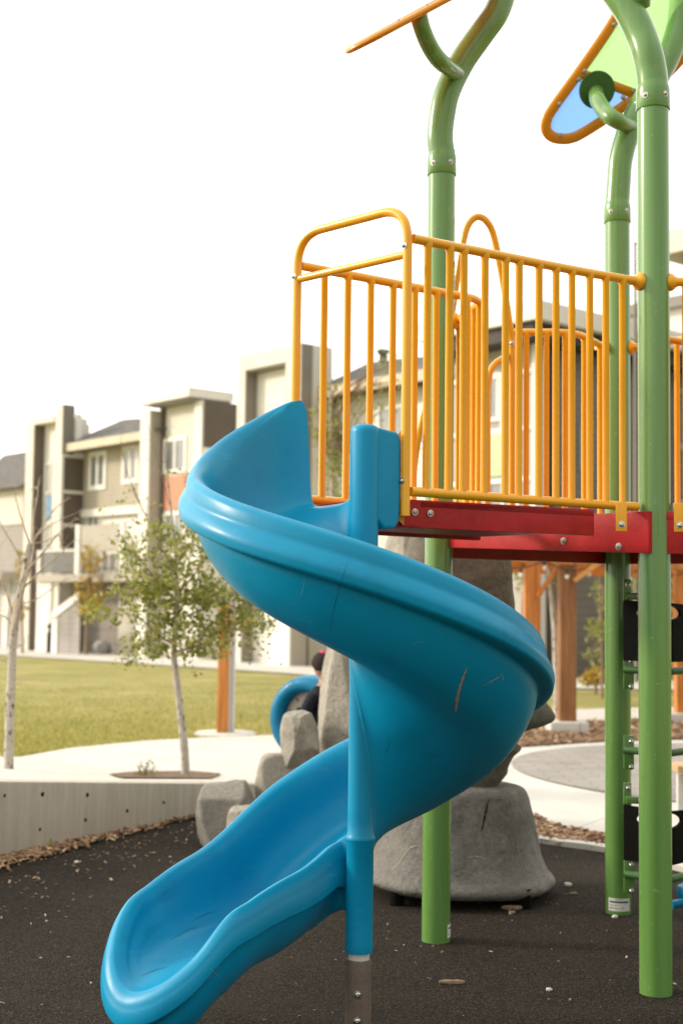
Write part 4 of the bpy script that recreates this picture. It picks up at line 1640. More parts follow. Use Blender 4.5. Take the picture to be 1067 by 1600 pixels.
c, s = bpos(305, 408, 1221, 1338, 8.35, 0.22)
c.z, s = -0.06, (s[0] * 1.05, 0.24, (s[2] * 2 + c.z + 0.06) / 2)
boulder('boulder', c, s, 'low grey boulder leftmost of the stack, in front of the retaining wall end', 'rock_mid', 1.0, taper=0.16)
c, s = bpos(350, 430, 1274, 1350, 8.05, 0.12)
c.z = -0.05
boulder('boulder', c, (s[0], 0.14, s[2] + 0.03), 'smallest stone, half hidden between the leftmost boulder and the blue slide', 'rock_pale', 2.0, taper=0.15)
c, s = bpos(392, 520, 1184, 1330, 8.55, 0.22)
c.z = -0.05
boulder('boulder', c, (s[0], 0.24, s[2] + 0.02), 'pale stone step right of the leftmost boulder, carrying the short block', 'rock_pale', 3.0, taper=0.16)
c, s = bpos(436, 500, 1114, 1200, 8.5, 0.15)
boulder('boulder', c, (s[0] * 1.03, 0.17, s[2] * 1.03), 'short upright pale block standing on the stone step beside the child', 'rock_pale', 4.3, taper=0.14, rotz=0.1)
c, s = bpos(482, 640, 1008, 1290, 8.75, 0.25)
c.z = -0.05
boulder('boulder', c, (s[0] * 1.02, 0.28, s[2] + 0.16), 'tallest pale rock pillar, partly hidden behind the slide post', 'rock_pale', 5.0, taper=0.42, rotz=0.2)
c, s = bpos(585, 700, 833, 1100, 8.3, 0.25)
c.z = -0.05
boulder('boulder', c, (s[0] * 1.05, 0.25, (P(640, 832, 8.3).z + 0.1) / 2), 'light rock column whose top shows just under the red deck left of the green post', 'rock_pale', 6.2, taper=0.2)

# gear play panel, a blue ring seen behind the stones
dW = 9.5
wc = P(480, 1123, dW)
ringt = thing('gear_wheel', 'blue plastic ring with pale disc and black gear beside the child', 'play wheel', (wc.x, wc.y, 0))
ax = Vector((-0.52, -0.85, 0.0)).normalized()
mb = MB()
prof = [(0.185, 0.0), (0.19, 0.03), (0.215, 0.055), (0.25, 0.06), (0.285, 0.045), (0.30, 0.0), (0.305, -0.06), (0.30, -0.12), (0.27, -0.15), (0.2, -0.15), (0.185, -0.1), (0.185, 0.0)]
mb.lathe(prof, wc, 48, ax, caps=False)
ro = mb.build('ring', 'blue_plastic', ringt, sharp=70)
mb = MB()
for k in range(7):
    a = 2 * math.pi * k / 7 + 0.4
    u = Vector((0, 0, 1))
    s_ = ax.cross(u)
    mb.tube([wc + ax * 0.028 + (u * math.cos(a + e) + s_ * math.sin(a + e)) * (0.245 + 0.01) for e in (-.24, -.1, .1, .24)], [0.018, 0.03, 0.03, 0.018], 10)
mb.build('grip_lobes', 'blue_plastic', ro)
mb = MB()
mb.lathe([(0.186, -0.03), (0.186, -0.015), (0.001, -0.015)], wc, 40, ax)
mb.build('disc', 'panel_greige', ringt)
mb = MB()
u = Vector((0, 0, 1))
s_ = ax.cross(u)
pts = []
for k in range(32):
    a = 2 * math.pi * k / 32
    r_ = 0.105 if k % 4 < 2 else 0.085
    pts.append(wc - ax * 0.012 + (u * math.cos(a) + s_ * math.sin(a)) * r_)
mb.prism(pts, ax * 0.02)
mb.build('gear', 'black_panel', ringt)
for k in range(10):
    a = 2 * math.pi * k / 10
    mb = MB()
    q = wc - ax * 0.014 + (u * math.cos(a) + s_ * math.sin(a)) * 0.155
    rd = (u * math.cos(a) + s_ * math.sin(a))
    mb.prism([q - rd * .012 - rd.cross(ax) * .004, q + rd * .012 - rd.cross(ax) * .004, q + rd * .012 + rd.cross(ax) * .004, q - rd * .012 + rd.cross(ax) * .004], ax * 0.004)
    mb.build('tick_mark', 'black_panel', ringt)
mb = MB()
mb.tube([Vector((wc.x + 0.05, wc.y + 0.17, -0.1)), Vector((wc.x + 0.05, wc.y + 0.17, wc.z + 0.2))], 0.045, 18)
mb.build('stand', 'dark_metal', ringt)
mb = MB()
mb.box(wc - ax * 0.15 + Vector((0, 0, -0.1)), (0.12, 0.06, 0.36), Matrix.Rotation(0.5, 3, 'Z'))
mb.build('back_bracket', 'dark_metal', ringt, bevel=0.01)


# ------------------------------------------------------------------ child at the gear wheel
def skin_mesh(name, mat, nodes, edges, par, sub=2, root=0):
    """nodes: (x, y, z, radius) relative to the parent's base"""
    me = bpy.data.meshes.new(name)
    me.from_pydata([n_[:3] for n_ in nodes], edges, [])
    o = bpy.data.objects.new(name, me)
    C.objects.link(o)
    o.modifiers.new('skin', 'SKIN').use_smooth_shade = True
    for i, n_ in enumerate(nodes):
        r_ = n_[3]
        me.skin_vertices[0].data[i].radius = r_ if isinstance(r_, tuple) else (r_, r_)
        me.skin_vertices[0].data[i].use_root = (i == root)
    sb = o.modifiers.new('sub', 'SUBSURF')
    sb.levels = sb.render_levels = sub
    dg = bpy.context.evaluated_depsgraph_get()
    me2 = bpy.data.meshes.new_from_object(o.evaluated_get(dg))
    o.modifiers.clear()
    o.data = me2
    me2.name = name
    me2.materials.clear()
    me2.materials.append(MAT[mat])
    me2.polygons.foreach_set('use_smooth', [True] * len(me2.polygons))
    o.parent = par
    WL[o.name] = WL[par.name]
    return o


kp = P(506, 1038, 9.28)
kid = thing('person', 'child in dark navy top with pink hair tie reaching to the blue wheel', 'person', (kp.x, kp.y, 0))
# local frame: child faces -x (towards the wheel), head centre near x=0, z=1.09
Hz = kp.z - 0.015
N = [(0.03, 0, 0.56, 0.075), (0.03, 0, 0.68, (0.085, 0.07)), (0.025, 0, 0.80, (0.10, 0.075)), (0.02, 0, 0.90, (0.09, 0.065)), (0.01, 0, 0.955, 0.036), (0.0, 0, 1.0, 0.036),
     (-0.006, 0, Hz - 0.045, (0.062, 0.066)), (0.0, 0, Hz + 0.01, (0.076, 0.080)), (0.004, 0, Hz + 0.055, (0.062, 0.066))]
E = [(0, 1), (1, 2), (2, 3), (3, 4), (4, 5), (5, 6), (6, 7), (7, 8)]


def limb(start, pts):
    i = start
    for p in pts:
        N.append(p)
        E.append((i, len(N) - 1))
        i = len(N) - 1
    return i


def fingers(i, hand, dirv, side, curl):
    d_ = Vector(dirv).normalized()
    s__ = Vector(side).normalized()
    dn = Vector(curl).normalized()
    for k, L in ((-1.5, 0.040), (-0.5, 0.048), (0.5, 0.045), (1.5, 0.034)):
        b_ = Vector(hand) + s__ * k * 0.011 + d_ * 0.018
        limb(i, [(*(b_), 0.0062), (*(b_ + d_ * L * .5 + dn * 0.006), 0.0055), (*(b_ + d_ * L * .8 + dn * 0.02), 0.005)])
    b_ = Vector(hand) + s__ * -0.022 - d_ * 0.008
    limb(i, [(*(b_), 0.0068), (*(b_ + d_ * 0.02 - s__ * 0.010 + dn * .008), 0.0055)])


for sy in (-1, 1):
    if sy < 0:    # near arm reaches forward to the wheel's hub
        a = limb(3, [(0.015, -0.095, 0.885, 0.04), (-0.03, -0.135, 0.755, 0.032), (-0.135, -0.10, 0.685, 0.024), (-0.165, -0.085, 0.675, (0.022, 0.013))])
        fingers(a, N[a][:3], (-1, 0.3, -0.15), (0, 0.2, 1), (0.1, 1, 0))
    else:
        a = limb(3, [(0.015, 0.095, 0.885, 0.04), (-0.01, 0.13, 0.755, 0.032), (-0.11, 0.11, 0.69, 0.024), (-0.14, 0.10, 0.68, (0.022, 0.013))])
        fingers(a, N[a][:3], (-1, -0.2, -0.1), (0, 0.2, 1), (0.1, -1, 0))
    limb(0, [(0.03, sy * 0.06, 0.50, 0.066), (0.02, sy * 0.065, 0.30, 0.046), (0.035, sy * 0.068, 0.10, 0.033), (0.03, sy * 0.068, 0.035, 0.03), (-0.06, sy * 0.072, 0.022, (0.028, 0.018))])
body = skin_mesh('body', 'skin', N, E, kid)
g_ = lambda k, i: (N[i][0], N[i][1], N[i][2], tuple(x + k for x in N[i][3]) if isinstance(N[i][3], tuple) else N[i][3] + k)
# sweater: torso and both sleeves
idx_near = [i for i, n_ in enumerate(N) if n_[:3] in ((0.015, -0.095, 0.885), (-0.03, -0.135, 0.755), (-0.135, -0.10, 0.685))]
idx_far = [i for i, n_ in enumerate(N) if n_[:3] in ((0.015, 0.095, 0.885), (-0.01, 0.13, 0.755), (-0.11, 0.11, 0.69))]
sw = [(0.03, 0, 0.54, (0.105, 0.09)), g_(0.022, 1), g_(0.018, 2), g_(0.016, 3), (0.012, 0, 0.945, 0.048)] + [g_(0.014, i) for i in idx_near] + [g_(0.014, i) for i in idx_far]
skin_mesh('sweater', 'navy_knit', sw, [(0, 1), (1, 2), (2, 3), (3, 4), (3, 5), (5, 6), (6, 7), (3, 8), (8, 9), (9, 10)], kid)
tr = [(0.03, 0, 0.56, (0.088, 0.08))]
te = []
for sy in (-1, 1):
    b_ = len(tr)
    tr += [(0.03, sy * 0.06, 0.48, 0.074), (0.02, sy * 0.065, 0.30, 0.058), (0.035, sy * 0.068, 0.08, 0.046)]
    te += [(0, b_), (b_, b_ + 1), (b_ + 1, b_ + 2)]
skin_mesh('trousers', 'denim', tr, te, kid)
for sy in (-1, 1):
    skin_mesh('shoe', 'shoe', [(0.045, sy * 0.068, 0.04, 0.036), (0.0, sy * 0.07, 0.036, 0.036), (-0.075, sy * 0.073, 0.028, (0.036, 0.026))], [(0, 1), (1, 2)], kid)
# face, ears, hair gathered in a bun with a pink tie
K = Vector((kp.x, kp.y, 0))
mb = MB()
for sy in (-1, 1):
    mb.ball(K + Vector((-0.066, sy * 0.028, Hz + 0.002)), 0.010, 10, 7)
mb.build('eyes', 'hair', body)
mb = MB()
mb.ball(K + Vector((-0.078, 0, Hz - 0.02)), 0.013, 10, 7, (1.0, 0.8, 1.2))
mb.build('nose', 'skin', body)
mb = MB()
mb.ball(K + Vector((-0.066, 0, Hz - 0.052)), 0.016, 10, 7, (0.6, 1.2, 0.35))
mb.build('mouth', 'pink_tie', body)
for sy in (-1, 1):
    mb = MB()
    mb.ball(K + Vector((0.0, sy * 0.078, Hz - 0.005)), 0.022, 10, 7, (0.7, 0.35, 1.0))
    mb.build('ear', 'skin', body)
mb = MB()
vs, fs = [], []
nu, nv = 28, 16
for j in range(nv + 1):
    ph = math.pi * 0.66 * j / nv
    for k in range(nu):
        a = 2 * math.pi * k / nu
        front = max(0, -math.cos(a))
        ph2 = ph * (1 - 0.42 * front)
        r_ = 0.092 + 0.004 * noise.noise(Vector((a * 5, ph * 9, 2)))
        vs.append(K + Vector((0.012 + math.sin(ph2) * math.cos(a) * r_ * 1.05, math.sin(ph2) * math.sin(a) * r_, Hz + 0.018 + math.cos(ph2) * r_)))
for j in range(nv):
    for k in range(nu):
        k2 = (k + 1) % nu
        fs.append((j * nu + k, (j + 1) * nu + k, (j + 1) * nu + k2, j * nu + k2))
mb.add(vs, fs)
hair = mb.build('hair', 'hair', body, sharp=180)
mb = MB()
mb.ball(K + Vector((0.07, 0, Hz + 0.085)), 0.034, 14, 10)
mb.build('hair_bun', 'hair', hair)
mb = MB()
c_ = K + Vector((0.028, -0.03, Hz + 0.098))
mb.tube([c_ + Vector((math.cos(a) * 0.017, math.sin(a) * 0.017, 0.004 * math.sin(3 * a))) for a in [2 * math.pi * k / 16 for k in range(16)]], 0.009, 8, closed=True)
mb.build('hair_tie', 'pink_tie', hair)
kid.rotation_euler = (0, 0, -R(48))

# weathered cracks and pale scrapes on the pedestal
ped_o = [o for o in fig.children if o.name.startswith('pedestal')][0]
bm = bmesh.new()
bm.from_mesh(ped_o.data)
bvh_p = BVHTree.FromBMesh(bm)
bm.free()


def ped_mark(pix, w, mat, name):
    o = Vector((0, 0, CAM_H)) - WL[fig.name]
    L_, R_ = [], []
    pts = cr([Vector((x, y, 0)) for x, y in pix], 5)
    for i, p in enumerate(pts):
        hit = bvh_p.ray_cast(o, ray(p.x, p.y).normalized())
        nx_ = pts[min(i + 1, len(pts) - 1)] - pts[max(i - 1, 0)] + p
        h2 = bvh_p.ray_cast(o, ray(nx_.x, nx_.y).normalized())
        if hit[0] is None or h2[0] is None:
            return
        q, nr = hit[0] + hit[1] * 0.002, hit[1]
        d_ = (h2[0] - hit[0]).normalized().cross(nr).normalized()
        ww = w * (0.25 + 0.75 * math.sin(math.pi * (i + .4) / len(pts))) * random.uniform(.5, 1.4)
        L_.append(q + d_ * ww + WL[fig.name])
        R_.append(q - d_ * ww + WL[fig.name])
    mb_ = MB()
    k = len(L_)
    mb_.add(L_ + R_, [(i, i + 1, k + i + 1, k + i) for i in range(k - 1)])
    ob = mb_.build(name, mat, ped_o, merge=False)


ped_mark([(763, 1247), (760, 1262), (756, 1280), (752, 1299)], 0.006, 'hole_dark', 'crack')
ped_mark([(738, 1246), (752, 1250), (770, 1249), (790, 1251)], 0.004, 'rock_dark', 'crack')
ped_mark([(609, 1363), (622, 1350), (640, 1326), (655, 1322)], 0.0035, 'rock_pale', 'scrape')
ped_mark([(728, 1340), (745, 1338), (760, 1343)], 0.003, 'rock_pale', 'scrape')
ped_mark([(800, 1300), (806, 1320), (804, 1336)], 0.003, 'rock_dark', 'crack')
# ------------------------------------------------------------------ trees and shrubs
def leaf_quad(mb_, c, s_, nrm=None):
    u = Vector((random.gauss(0, 1), random.gauss(0, 1), random.gauss(0, 1))).normalized()
    v = u.cross(Vector((random.gauss(0, 1), random.gauss(0, 1), random.gauss(0, 1)))).normalized()
    w_ = u.cross(v)
    k = s_ * random.uniform(0.7, 1.15)
    pts = [c - u * k, c - u * k * .35 + v * k * .62 + w_ * k * .12, c + u * k * .35 + v * k * .5 + w_ * k * .1, c + u * k * 1.05, c + u * k * .35 - v * k * .5 + w_ * k * .1, c - u * k * .35 - v * k * .62 + w_ * k * .12]
    mb_.add(pts, [(0, 1, 2, 3), (0, 3, 4, 5)])


def px_branch(pts, d, dd=0.0):
    """photo-traced limb: pts (px, py[, extra depth])"""
    return cr([P(p[0], p[1], d + (p[2] if len(p) > 2 else 0) + dd) for p in pts], 6)


def taper(path, r0, r1):
    n_ = len(path)
    return [r0 + (r1 - r0) * i / (n_ - 1) for i in range(n_)]


def twigs_from(path, n_, length, r_, mb_, up=0.4, tips=None, lo=0.3):
    for _ in range(n_):
        i = random.randrange(int(len(path) * lo), len(path))
        p = path[i]
        d_ = Vector((random.gauss(0, 1), random.gauss(0, 1), random.gauss(up, 0.7))).normalized()
        L = length * random.uniform(0.5, 1.2)
        a = p + d_ * L * .5 + Vector((random.uniform(-.05, .05) * L, 0, random.uniform(-.1, .1) * L))
        b = p + d_ * L + Vector((0, 0, random.uniform(-.25, .15) * L))
        mb_.tube([p, a, b], [r_, r_ * .7, r_ * .35], 5)
        if tips is not None:
            tips += [a, b, b]


# --- bare birch at the left edge
b1 = ground(14, 1206)
t1 = thing('birch_tree', 'thin white birch with dead bare branches at the left edge of the photo', 'tree', b1)
d1 = b1.y
mb = MB()
tr = px_branch([(14, 1210), (15, 1150), (17, 1090), (19, 1040), (22, 990), (32, 930), (40, 890), (47, 850)], d1)
mb.tube(tr, [0.037 - 0.014 * i / (len(tr) - 1) + 0.003 * noise.noise(Vector((i * .9, 0, 0))) for i in range(len(tr))], 16)
mb.build('trunk', 'birch_bark', t1, sharp=80)
mb = MB()
limbs = [([(22, 985), (36, 922), (52, 866), (53, 810), (60, 768), (55, 760)], .016, -.05), ([(47, 855), (66, 825), (86, 795), (111, 777)], .011, .05), ([(40, 895), (72, 858), (92, 836), (98, 855), (109, 888)], .010, -.1),
         ([(34, 922), (66, 890), (92, 868), (118, 842)], .012, .1), ([(24, 975), (12, 930), (2, 900), (-12, 880)], .012, 0), ([(40, 890), (20, 850), (8, 830), (-8, 800)], .010, .08), ([(47, 850), (34, 810), (26, 780), (24, 755)], .009, -.1),
         ([(20, 1015), (30, 1010), (39, 1004)], .010, -.05), ([(19, 1040), (8, 1033), (-4, 1028)], .010, 0), ([(18, 1075), (26, 1070), (30, 1066)], .008, -.05), ([(30, 945), (60, 935), (95, 910), (120, 900)], .007, .06),
         ([(60, 835), (95, 812), (125, 800)], .006, .0), ([(24, 985), (10, 965), (-6, 958)], .011, .05), ([(50, 850), (80, 842), (118, 812), (130, 818)], .006, -.1)]
for pts, r_, dd in limbs:
    pth = px_branch(pts, d1, dd)
    mb.tube(pth, taper(pth, r_ * .78, r_ * .2), 8)
    twigs_from(pth, 7, 0.14, r_ * .17, mb)
mb.build('branches', 'twig_pale', t1, sharp=80, merge=False)

# --- leafy birch in the planting pocket
b2 = ground(291, 1216)
t2 = thing('birch_tree', 'young birch with loose green leaves standing behind the low concrete wall', 'tree', b2)
d2 = b2.y
mb = MB()
tr = px_branch([(291, 1219), (288, 1165), (283, 1120), (276, 1060), (272, 1020), (275, 970), (277, 920), (274, 860), (268, 800), (262, 740)], d2)
mb.tube(tr, [0.035 - 0.029 * (i / (len(tr) - 1)) ** 1.2 + 0.0018 * noise.noise(Vector((i * .9, 5, 0))) for i in range(len(tr))], 14)
mb.build('trunk', 'birch_bark', t2, sharp=80)
mb = MB()
tips = []
limbs = [([(273, 1010), (240, 985), (205, 960), (150, 965)], .009, .1), ([(275, 970), (320, 950), (370, 925), (425, 950)], .010, -.1), ([(276, 940), (240, 900), (215, 870), (185, 830)], .009, -.15), ([(276, 930), (310, 890), (335, 850), (340, 800)], .009, .15),
         ([(275, 900), (250, 850), (225, 800), (205, 760)], .008, .1), ([(272, 1030), (310, 1000), (350, 985), (400, 975)], .008, .2), ([(274, 860), (295, 820), (300, 780), (290, 735)], .006, -.1), ([(274, 1000), (250, 1000), (215, 1010), (190, 1030)], .006, -.2),
         ([(276, 950), (290, 900), (300, 850), (296, 820)], .008, .25), ([(273, 1020), (300, 1010), (320, 1015), (345, 1020)], .006, -.2), ([(268, 800), (250, 730), (235, 680), (226, 640)], .004, 0), ([(225, 800), (200, 740), (190, 690), (196, 660)], .004, .1),
         ([(262, 740), (258, 700), (270, 660)], .0035, .05), ([(276, 930), (265, 880), (250, 850), (246, 830)], .008, -.25), ([(276, 950), (230, 930), (200, 920), (170, 925)], .007, .25), ([(276, 950), (330, 935), (380, 960), (400, 1000)], .007, .15)]
for k, (pts, r_, dd) in enumerate(limbs):
    pth = px_branch(pts, d2, dd)
    mb.tube(pth, taper(pth, r_, r_ * .3), 7)
    if k not in (10, 11, 12):
        twigs_from(pth, 16, 0.20, 0.0024, mb, 0.2, tips, 0.25)
    else:
        twigs_from(pth, 4, 0.14, 0.0018, mb)
mb.build('branches', 'twig', t2, sharp=80, merge=False)
mb = MB()
random.shuffle(tips)
ztop = P(270, 812, d2).z
for p in tips:
    if p.z > ztop and random.random() < .82:
        continue
    for _ in range(random.choice((3, 4, 5, 5))):
        leaf_quad(mb, p + Vector((random.gauss(0, .038), random.gauss(0, .045), random.gauss(-.01, .035))), random.uniform(.015, .026))
for px, py in ((232, 790), (205, 808), (230, 815), (262, 815), (215, 815), (163, 800), (170, 815), (330, 840), (340, 805), (190, 845)):
    for _ in range(4):
        leaf_quad(mb, P(px, py, d2) + Vector((random.gauss(0, .03), random.gauss(0, .05), random.gauss(0, .03))), random.uniform(.013, .021))
# denser heart of the crown
for cx_, cy_, rx, ry, k in ((280, 925, 68, 58, 900), (235, 935, 50, 45, 480), (315, 950, 70, 50, 640), (280, 990, 70, 38, 560), (385, 960, 52, 34, 420), (345, 920, 45, 35, 220), (160, 965, 35, 20, 80), (212, 880, 35, 35, 220), (290, 872, 42, 34, 240), (225, 1010, 40, 25, 140), (330, 1010, 40, 22, 140)):
    n0 = 0
    while n0 < k:
        x, y, z = (random.uniform(-1, 1) for _ in range(3))
        if x * x + y * y + z * z > 1:
            continue
        q = P(cx_ + rx * x, cy_ + ry * y, d2 + z * 0.30)
        if noise.noise(q * 6.0) < -0.02:
            n0 += 0.3
            continue
        leaf_quad(mb, q, random.uniform(.015, .027))
        n0 += 1
mb.build('leaves', 'leaf_green', t2, smooth=False, merge=False)

# low weeds beside it
wd = ground(228, 1219)
weed = thing('weed_clump', 'small leafy weed clump on the wall top left of the leafy birch', 'plant', wd)
mb, ml = MB(), MB()
for _ in range(26):
    a, L = random.uniform(0, 6.28), random.uniform(.05, .14)
    p0 = wd + Vector((random.uniform(-.07, .07), random.uniform(-.04, .04), 0))
    p1 = p0 + Vector((math.cos(a) * .05, math.sin(a) * .04, L))
    mb.tube([p0, p0.lerp(p1, .5) + Vector((0, 0, .015)), p1], [.002, .0015, .001], 5)
    for k in range(5):
        leaf_quad(ml, p0.lerp(p1, .4 + k * .15) + Vector((random.gauss(0, .01), random.gauss(0, .01), 0)), random.uniform(.006, .013))
mb.build('stems', 'twig', weed, merge=False)
ml.build('leaves', 'leaf_light', weed, smooth=False, merge=False)


def crown_tree(name, label, cat, px, ybase, d, blobs, leafmat, lsize, trunk_pts=None, tr_r=0.05, bark='twig', branchy=7, depth=0.8, base_fn=h_behind, cull=-0.1, nf=1.2):
    """tree traced from the photo at distance d; blobs (px, py, rx, ry, leaves)"""
    pb_ = P(px, ybase, d)
    base = Vector((pb_.x, d, base_fn(pb_.x, d)))
    t_ = thing(name, label, cat, base)
    mb_ = MB()
    pts = [base - Vector((0, 0, .05))] + [P(x, y, d) for x, y in (trunk_pts or [(px, ybase - 30), (blobs[0][0], blobs[0][1])])]
    pth = cr(pts, 6)
    mb_.tube(pth, taper(pth, tr_r, tr_r * .3), 10)
    mb_.build('trunk', bark, t_, sharp=80)
    mb_ = MB()
    for b_ in blobs:
        c_ = P(b_[0], b_[1], d)
        st_ = pth[int(len(pth) * random.uniform(.45, .9))]
        for _ in range(branchy):
            e = c_ + Vector((random.uniform(-.8, .8) * b_[2] * d / F_PX, random.uniform(-.7, .7) * depth, random.uniform(-.8, .8) * b_[3] * d / F_PX))
            mb_.tube([st_, st_.lerp(e, .55) + Vector((0, 0, .06 * (e - st_).length)), e], [tr_r * .3, tr_r * .2, tr_r * .08], 5)
    mb_.build('branches', bark if bark != 'birch_bark' else 'twig', t_, sharp=80, merge=False)
    mb_ = MB()
    for b_ in blobs:
        n0 = 0
        while n0 < b_[4]:
            x, y, z = (random.uniform(-1, 1) for _ in range(3))
            if x * x + y * y + z * z > 1:
                continue
            q = P(b_[0] + b_[2] * x, b_[1] + b_[3] * y, d) + Vector((0, z * depth, 0))
            if noise.noise(q * nf + Vector((px, 0, 0))) < cull:
                n0 += 0.3
                continue
            leaf_quad(mb_, q, lsize * random.uniform(.7, 1.2))
            n0 += 1
    mb_.build('leaves', leafmat, t_, smooth=False, merge=False)
    return t_


crown_tree('ornamental_tree', 'small tree with yellow autumn leaves in front of the balcony house', 'tree', 134, 1033, 46, [(146, 870, 20, 30, 130), (140, 930, 26, 34, 230), (152, 950, 22, 22, 120), (130, 960, 18, 12, 50)], 'leaf_yellow', .085, [(135, 1000), (138, 940), (142, 880)], .07, branchy=5, nf=.9)
crown_tree('ornamental_tree', 'faint yellow sapling half hidden by the bare birch at far left', 'tree', 36, 1022, 47, [(34, 900, 12, 40, 90), (30, 950, 12, 20, 50)], 'leaf_yellow', .085, [(36, 1000), (35, 930), (32, 870)], .06, branchy=4, nf=.9)
crown_tree('aspen_tree', 'tall slim leafy tree seen between the yellow bars above the slide', 'tree', 521, 1062, 21, [(520, 620, 22, 45, 120), (516, 700, 28, 55, 330), (532, 750, 24, 50, 300), (497, 660, 20, 40, 90), (556, 640, 26, 60, 90), (590, 620, 24, 60, 70), (560, 720, 18, 50, 70), (600, 570, 16, 30, 26), (622, 600, 18, 60, 50)], 'leaf_light', .036, [(520, 900), (519, 760), (517, 660), (516, 590)], .05, 'birch_bark', 6, .7, nf=2.2)
crown_tree('birch_tree', 'slender pale birch between the two timber pergola posts at right', 'tree', 870, 1128, 18.5, [(868, 890, 14, 20, 90), (856, 850, 22, 28, 120), (880, 930, 10, 30, 40)], 'leaf_light', .036, [(869, 1080), (866, 985), (860, 925), (856, 880), (853, 830)], .055, 'birch_bark', 4, .5, nf=2)
crown_tree('shrub_tree', 'thin leafy sapling against the grey siding beside the rear green post', 'tree', 940, 1072, 24, [(930, 985, 20, 22, 130), (936, 925, 16, 30, 60), (925, 1025, 14, 14, 40), (960, 960, 30, 40, 120), (985, 900, 20, 40, 90)], 'leaf_light', .045, [(940, 1030), (938, 960), (936, 900)], .03, 'twig', 5, .6, nf=1.6)
crown_tree('shrub', 'rounded yellow green bush at the foot of the grey siding', 'bush', 930, 1072, 25.5, [(930, 1056, 20, 15, 260), (915, 1062, 10, 9, 60)], 'leaf_yellow', .05, [(930, 1062), (930, 1052)], .03, 'twig', 6, .4, cull=-.5)
crown_tree('shrub', 'small dry yellow bush by the house path right of the leafy birch', 'bush', 395, 1040, 42, [(398, 1030, 15, 9, 90)], 'leaf_yellow', .07, [(396, 1036), (397, 1030)], .03, 'twig', 5, .4, cull=-.5)
crown_tree('garden_tree', 'orange leaved tree low down right of the front green post', 'tree', 1060, 1068, 27, [(1056, 1030, 16, 26, 150), (1066, 940, 24, 50, 200), (1050, 920, 14, 40, 90)], 'leaf_yellow', .06, [(1060, 1050), (1061, 980), (1062, 920)], .05, 'twig', 5, .6, nf=1.3)
crown_tree('garden_tree', 'light green tree seen between the pergola beam and the stone head', 'tree', 815, 1075, 26, [(818, 900, 16, 40, 200), (828, 860, 20, 26, 120)], 'leaf_light', .05, [(816, 1000), (817, 930), (820, 880)], .05, 'twig', 5, .6, nf=1.3)

# ------------------------------------------------------------------ pergola with string lights
pg = thing('pergola', 'stained timber pergola with braced posts and string lights beyond the deck at right', 'pergola', (2.6, 15.7, 0))


def timber(par, name, a, b, w_, t_, mat='timber', up=Vector((0, 0, 1))):
    d_ = (b - a).normalized()
    u = up if abs(d_.dot(up)) < .9 else Vector((0, 1, 0))
    s__ = d_.cross(u).normalized()
    u2 = s__.cross(d_)
    mb_ = MB()
    q = lambda p: [p - s__ * w_ / 2 - u2 * t_ / 2, p + s__ * w_ / 2 - u2 * t_ / 2, p + s__ * w_ / 2 + u2 * t_ / 2, p - s__ * w_ / 2 + u2 * t_ / 2]
    mb_.hexa(q(a), q(b))
    return mb_.build(name, mat, par, bevel=.008)


TOPZ = 2.07
pp = [ground(885, 1147), ground(831, 1150), ground(1066, 1132)]
pp[1].y += 1.2
pp[1] = P(830, 1135, pp[1].y)
pp[1].z = h_behind(pp[1].x, pp[1].y)
pwide = .2
for k, p in enumerate(pp):
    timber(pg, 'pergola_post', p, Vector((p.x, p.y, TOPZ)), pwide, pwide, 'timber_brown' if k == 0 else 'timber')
    mb = MB()
    mb.box((p.x, p.y, p.z + .05), (.46, .46, .22))
    mb.build('footing', 'concrete_flat', pg, bevel=.02)
bd = (pp[2] - pp[0]).xy.to_3d().normalized()
b0 = Vector((pp[0].x, pp[0].y, 0))
timber(pg, 'beam', V(b0 - bd * 2.2 + Vector((0, -.13, 0)), TOPZ + .05), V(b0 + bd * 4.0 + Vector((0, -.13, 0)), TOPZ + .05), .06, .24)
timber(pg, 'beam', V(b0 - bd * 2.2 + Vector((0, 1.3, 0)), TOPZ + .05), V(b0 + bd * 4.0 + Vector((0, 1.3, 0)), TOPZ + .05), .06, .24)
timber(pg, 'beam', V(b0 - bd * 2.2 + Vector((0, 4.3, 0)), TOPZ + .05), V(b0 + bd * 4.0 + Vector((0, 4.3, 0)), TOPZ + .05), .06, .24)
for k in range(9):
    q = b0 - bd * 2.0 + bd * k * .72
    timber(pg, 'rafter', V(q + Vector((0, -.5, 0)), TOPZ + .27), V(q + Vector((0, 4.8, 0)), TOPZ + .27), .05, .19)
timber(pg, 'brace', pp[0] * 0 + Vector((pp[0].x + .06, pp[0].y - .12, P(895, 908, pp[0].y).z)), Vector((pp[0].x + .42, pp[0].y - .12, TOPZ + .0)), .05, .13, 'timber_pale', Vector((0, 1, 0)))
timber(pg, 'brace', Vector((pp[1].x + .06, pp[1].y - .1, TOPZ - .45)), Vector((pp[1].x + .36, pp[1].y - .1, TOPZ)), .05, .12, 'timber', Vector((0, 1, 0)))
timber(pg, 'brace', Vector((pp[2].x - .06, pp[2].y - .1, TOPZ - .55)), Vector((pp[2].x - .45, pp[2].y - .1, TOPZ)), .05, .12, 'timber', Vector((0, 1, 0)))
sl = thing('string_lights', 'dark cable of clear bulbs hanging along the pergola beam', 'string lights', (pp[0].x, pp[0].y - .3, TOPZ))
pts = []
for k in range(41):
    u = k / 40
    x = -1.6 + 4.4 * u
    sag = .10 * abs(math.sin(math.pi * u * 4))
    pts.append(V(b0 + bd * x + Vector((0, -.22, 0)), TOPZ - .04 - sag))
mb = MB()
mb.tube(pts, .008, 6)
mb.build('cable', 'dark_metal', sl)
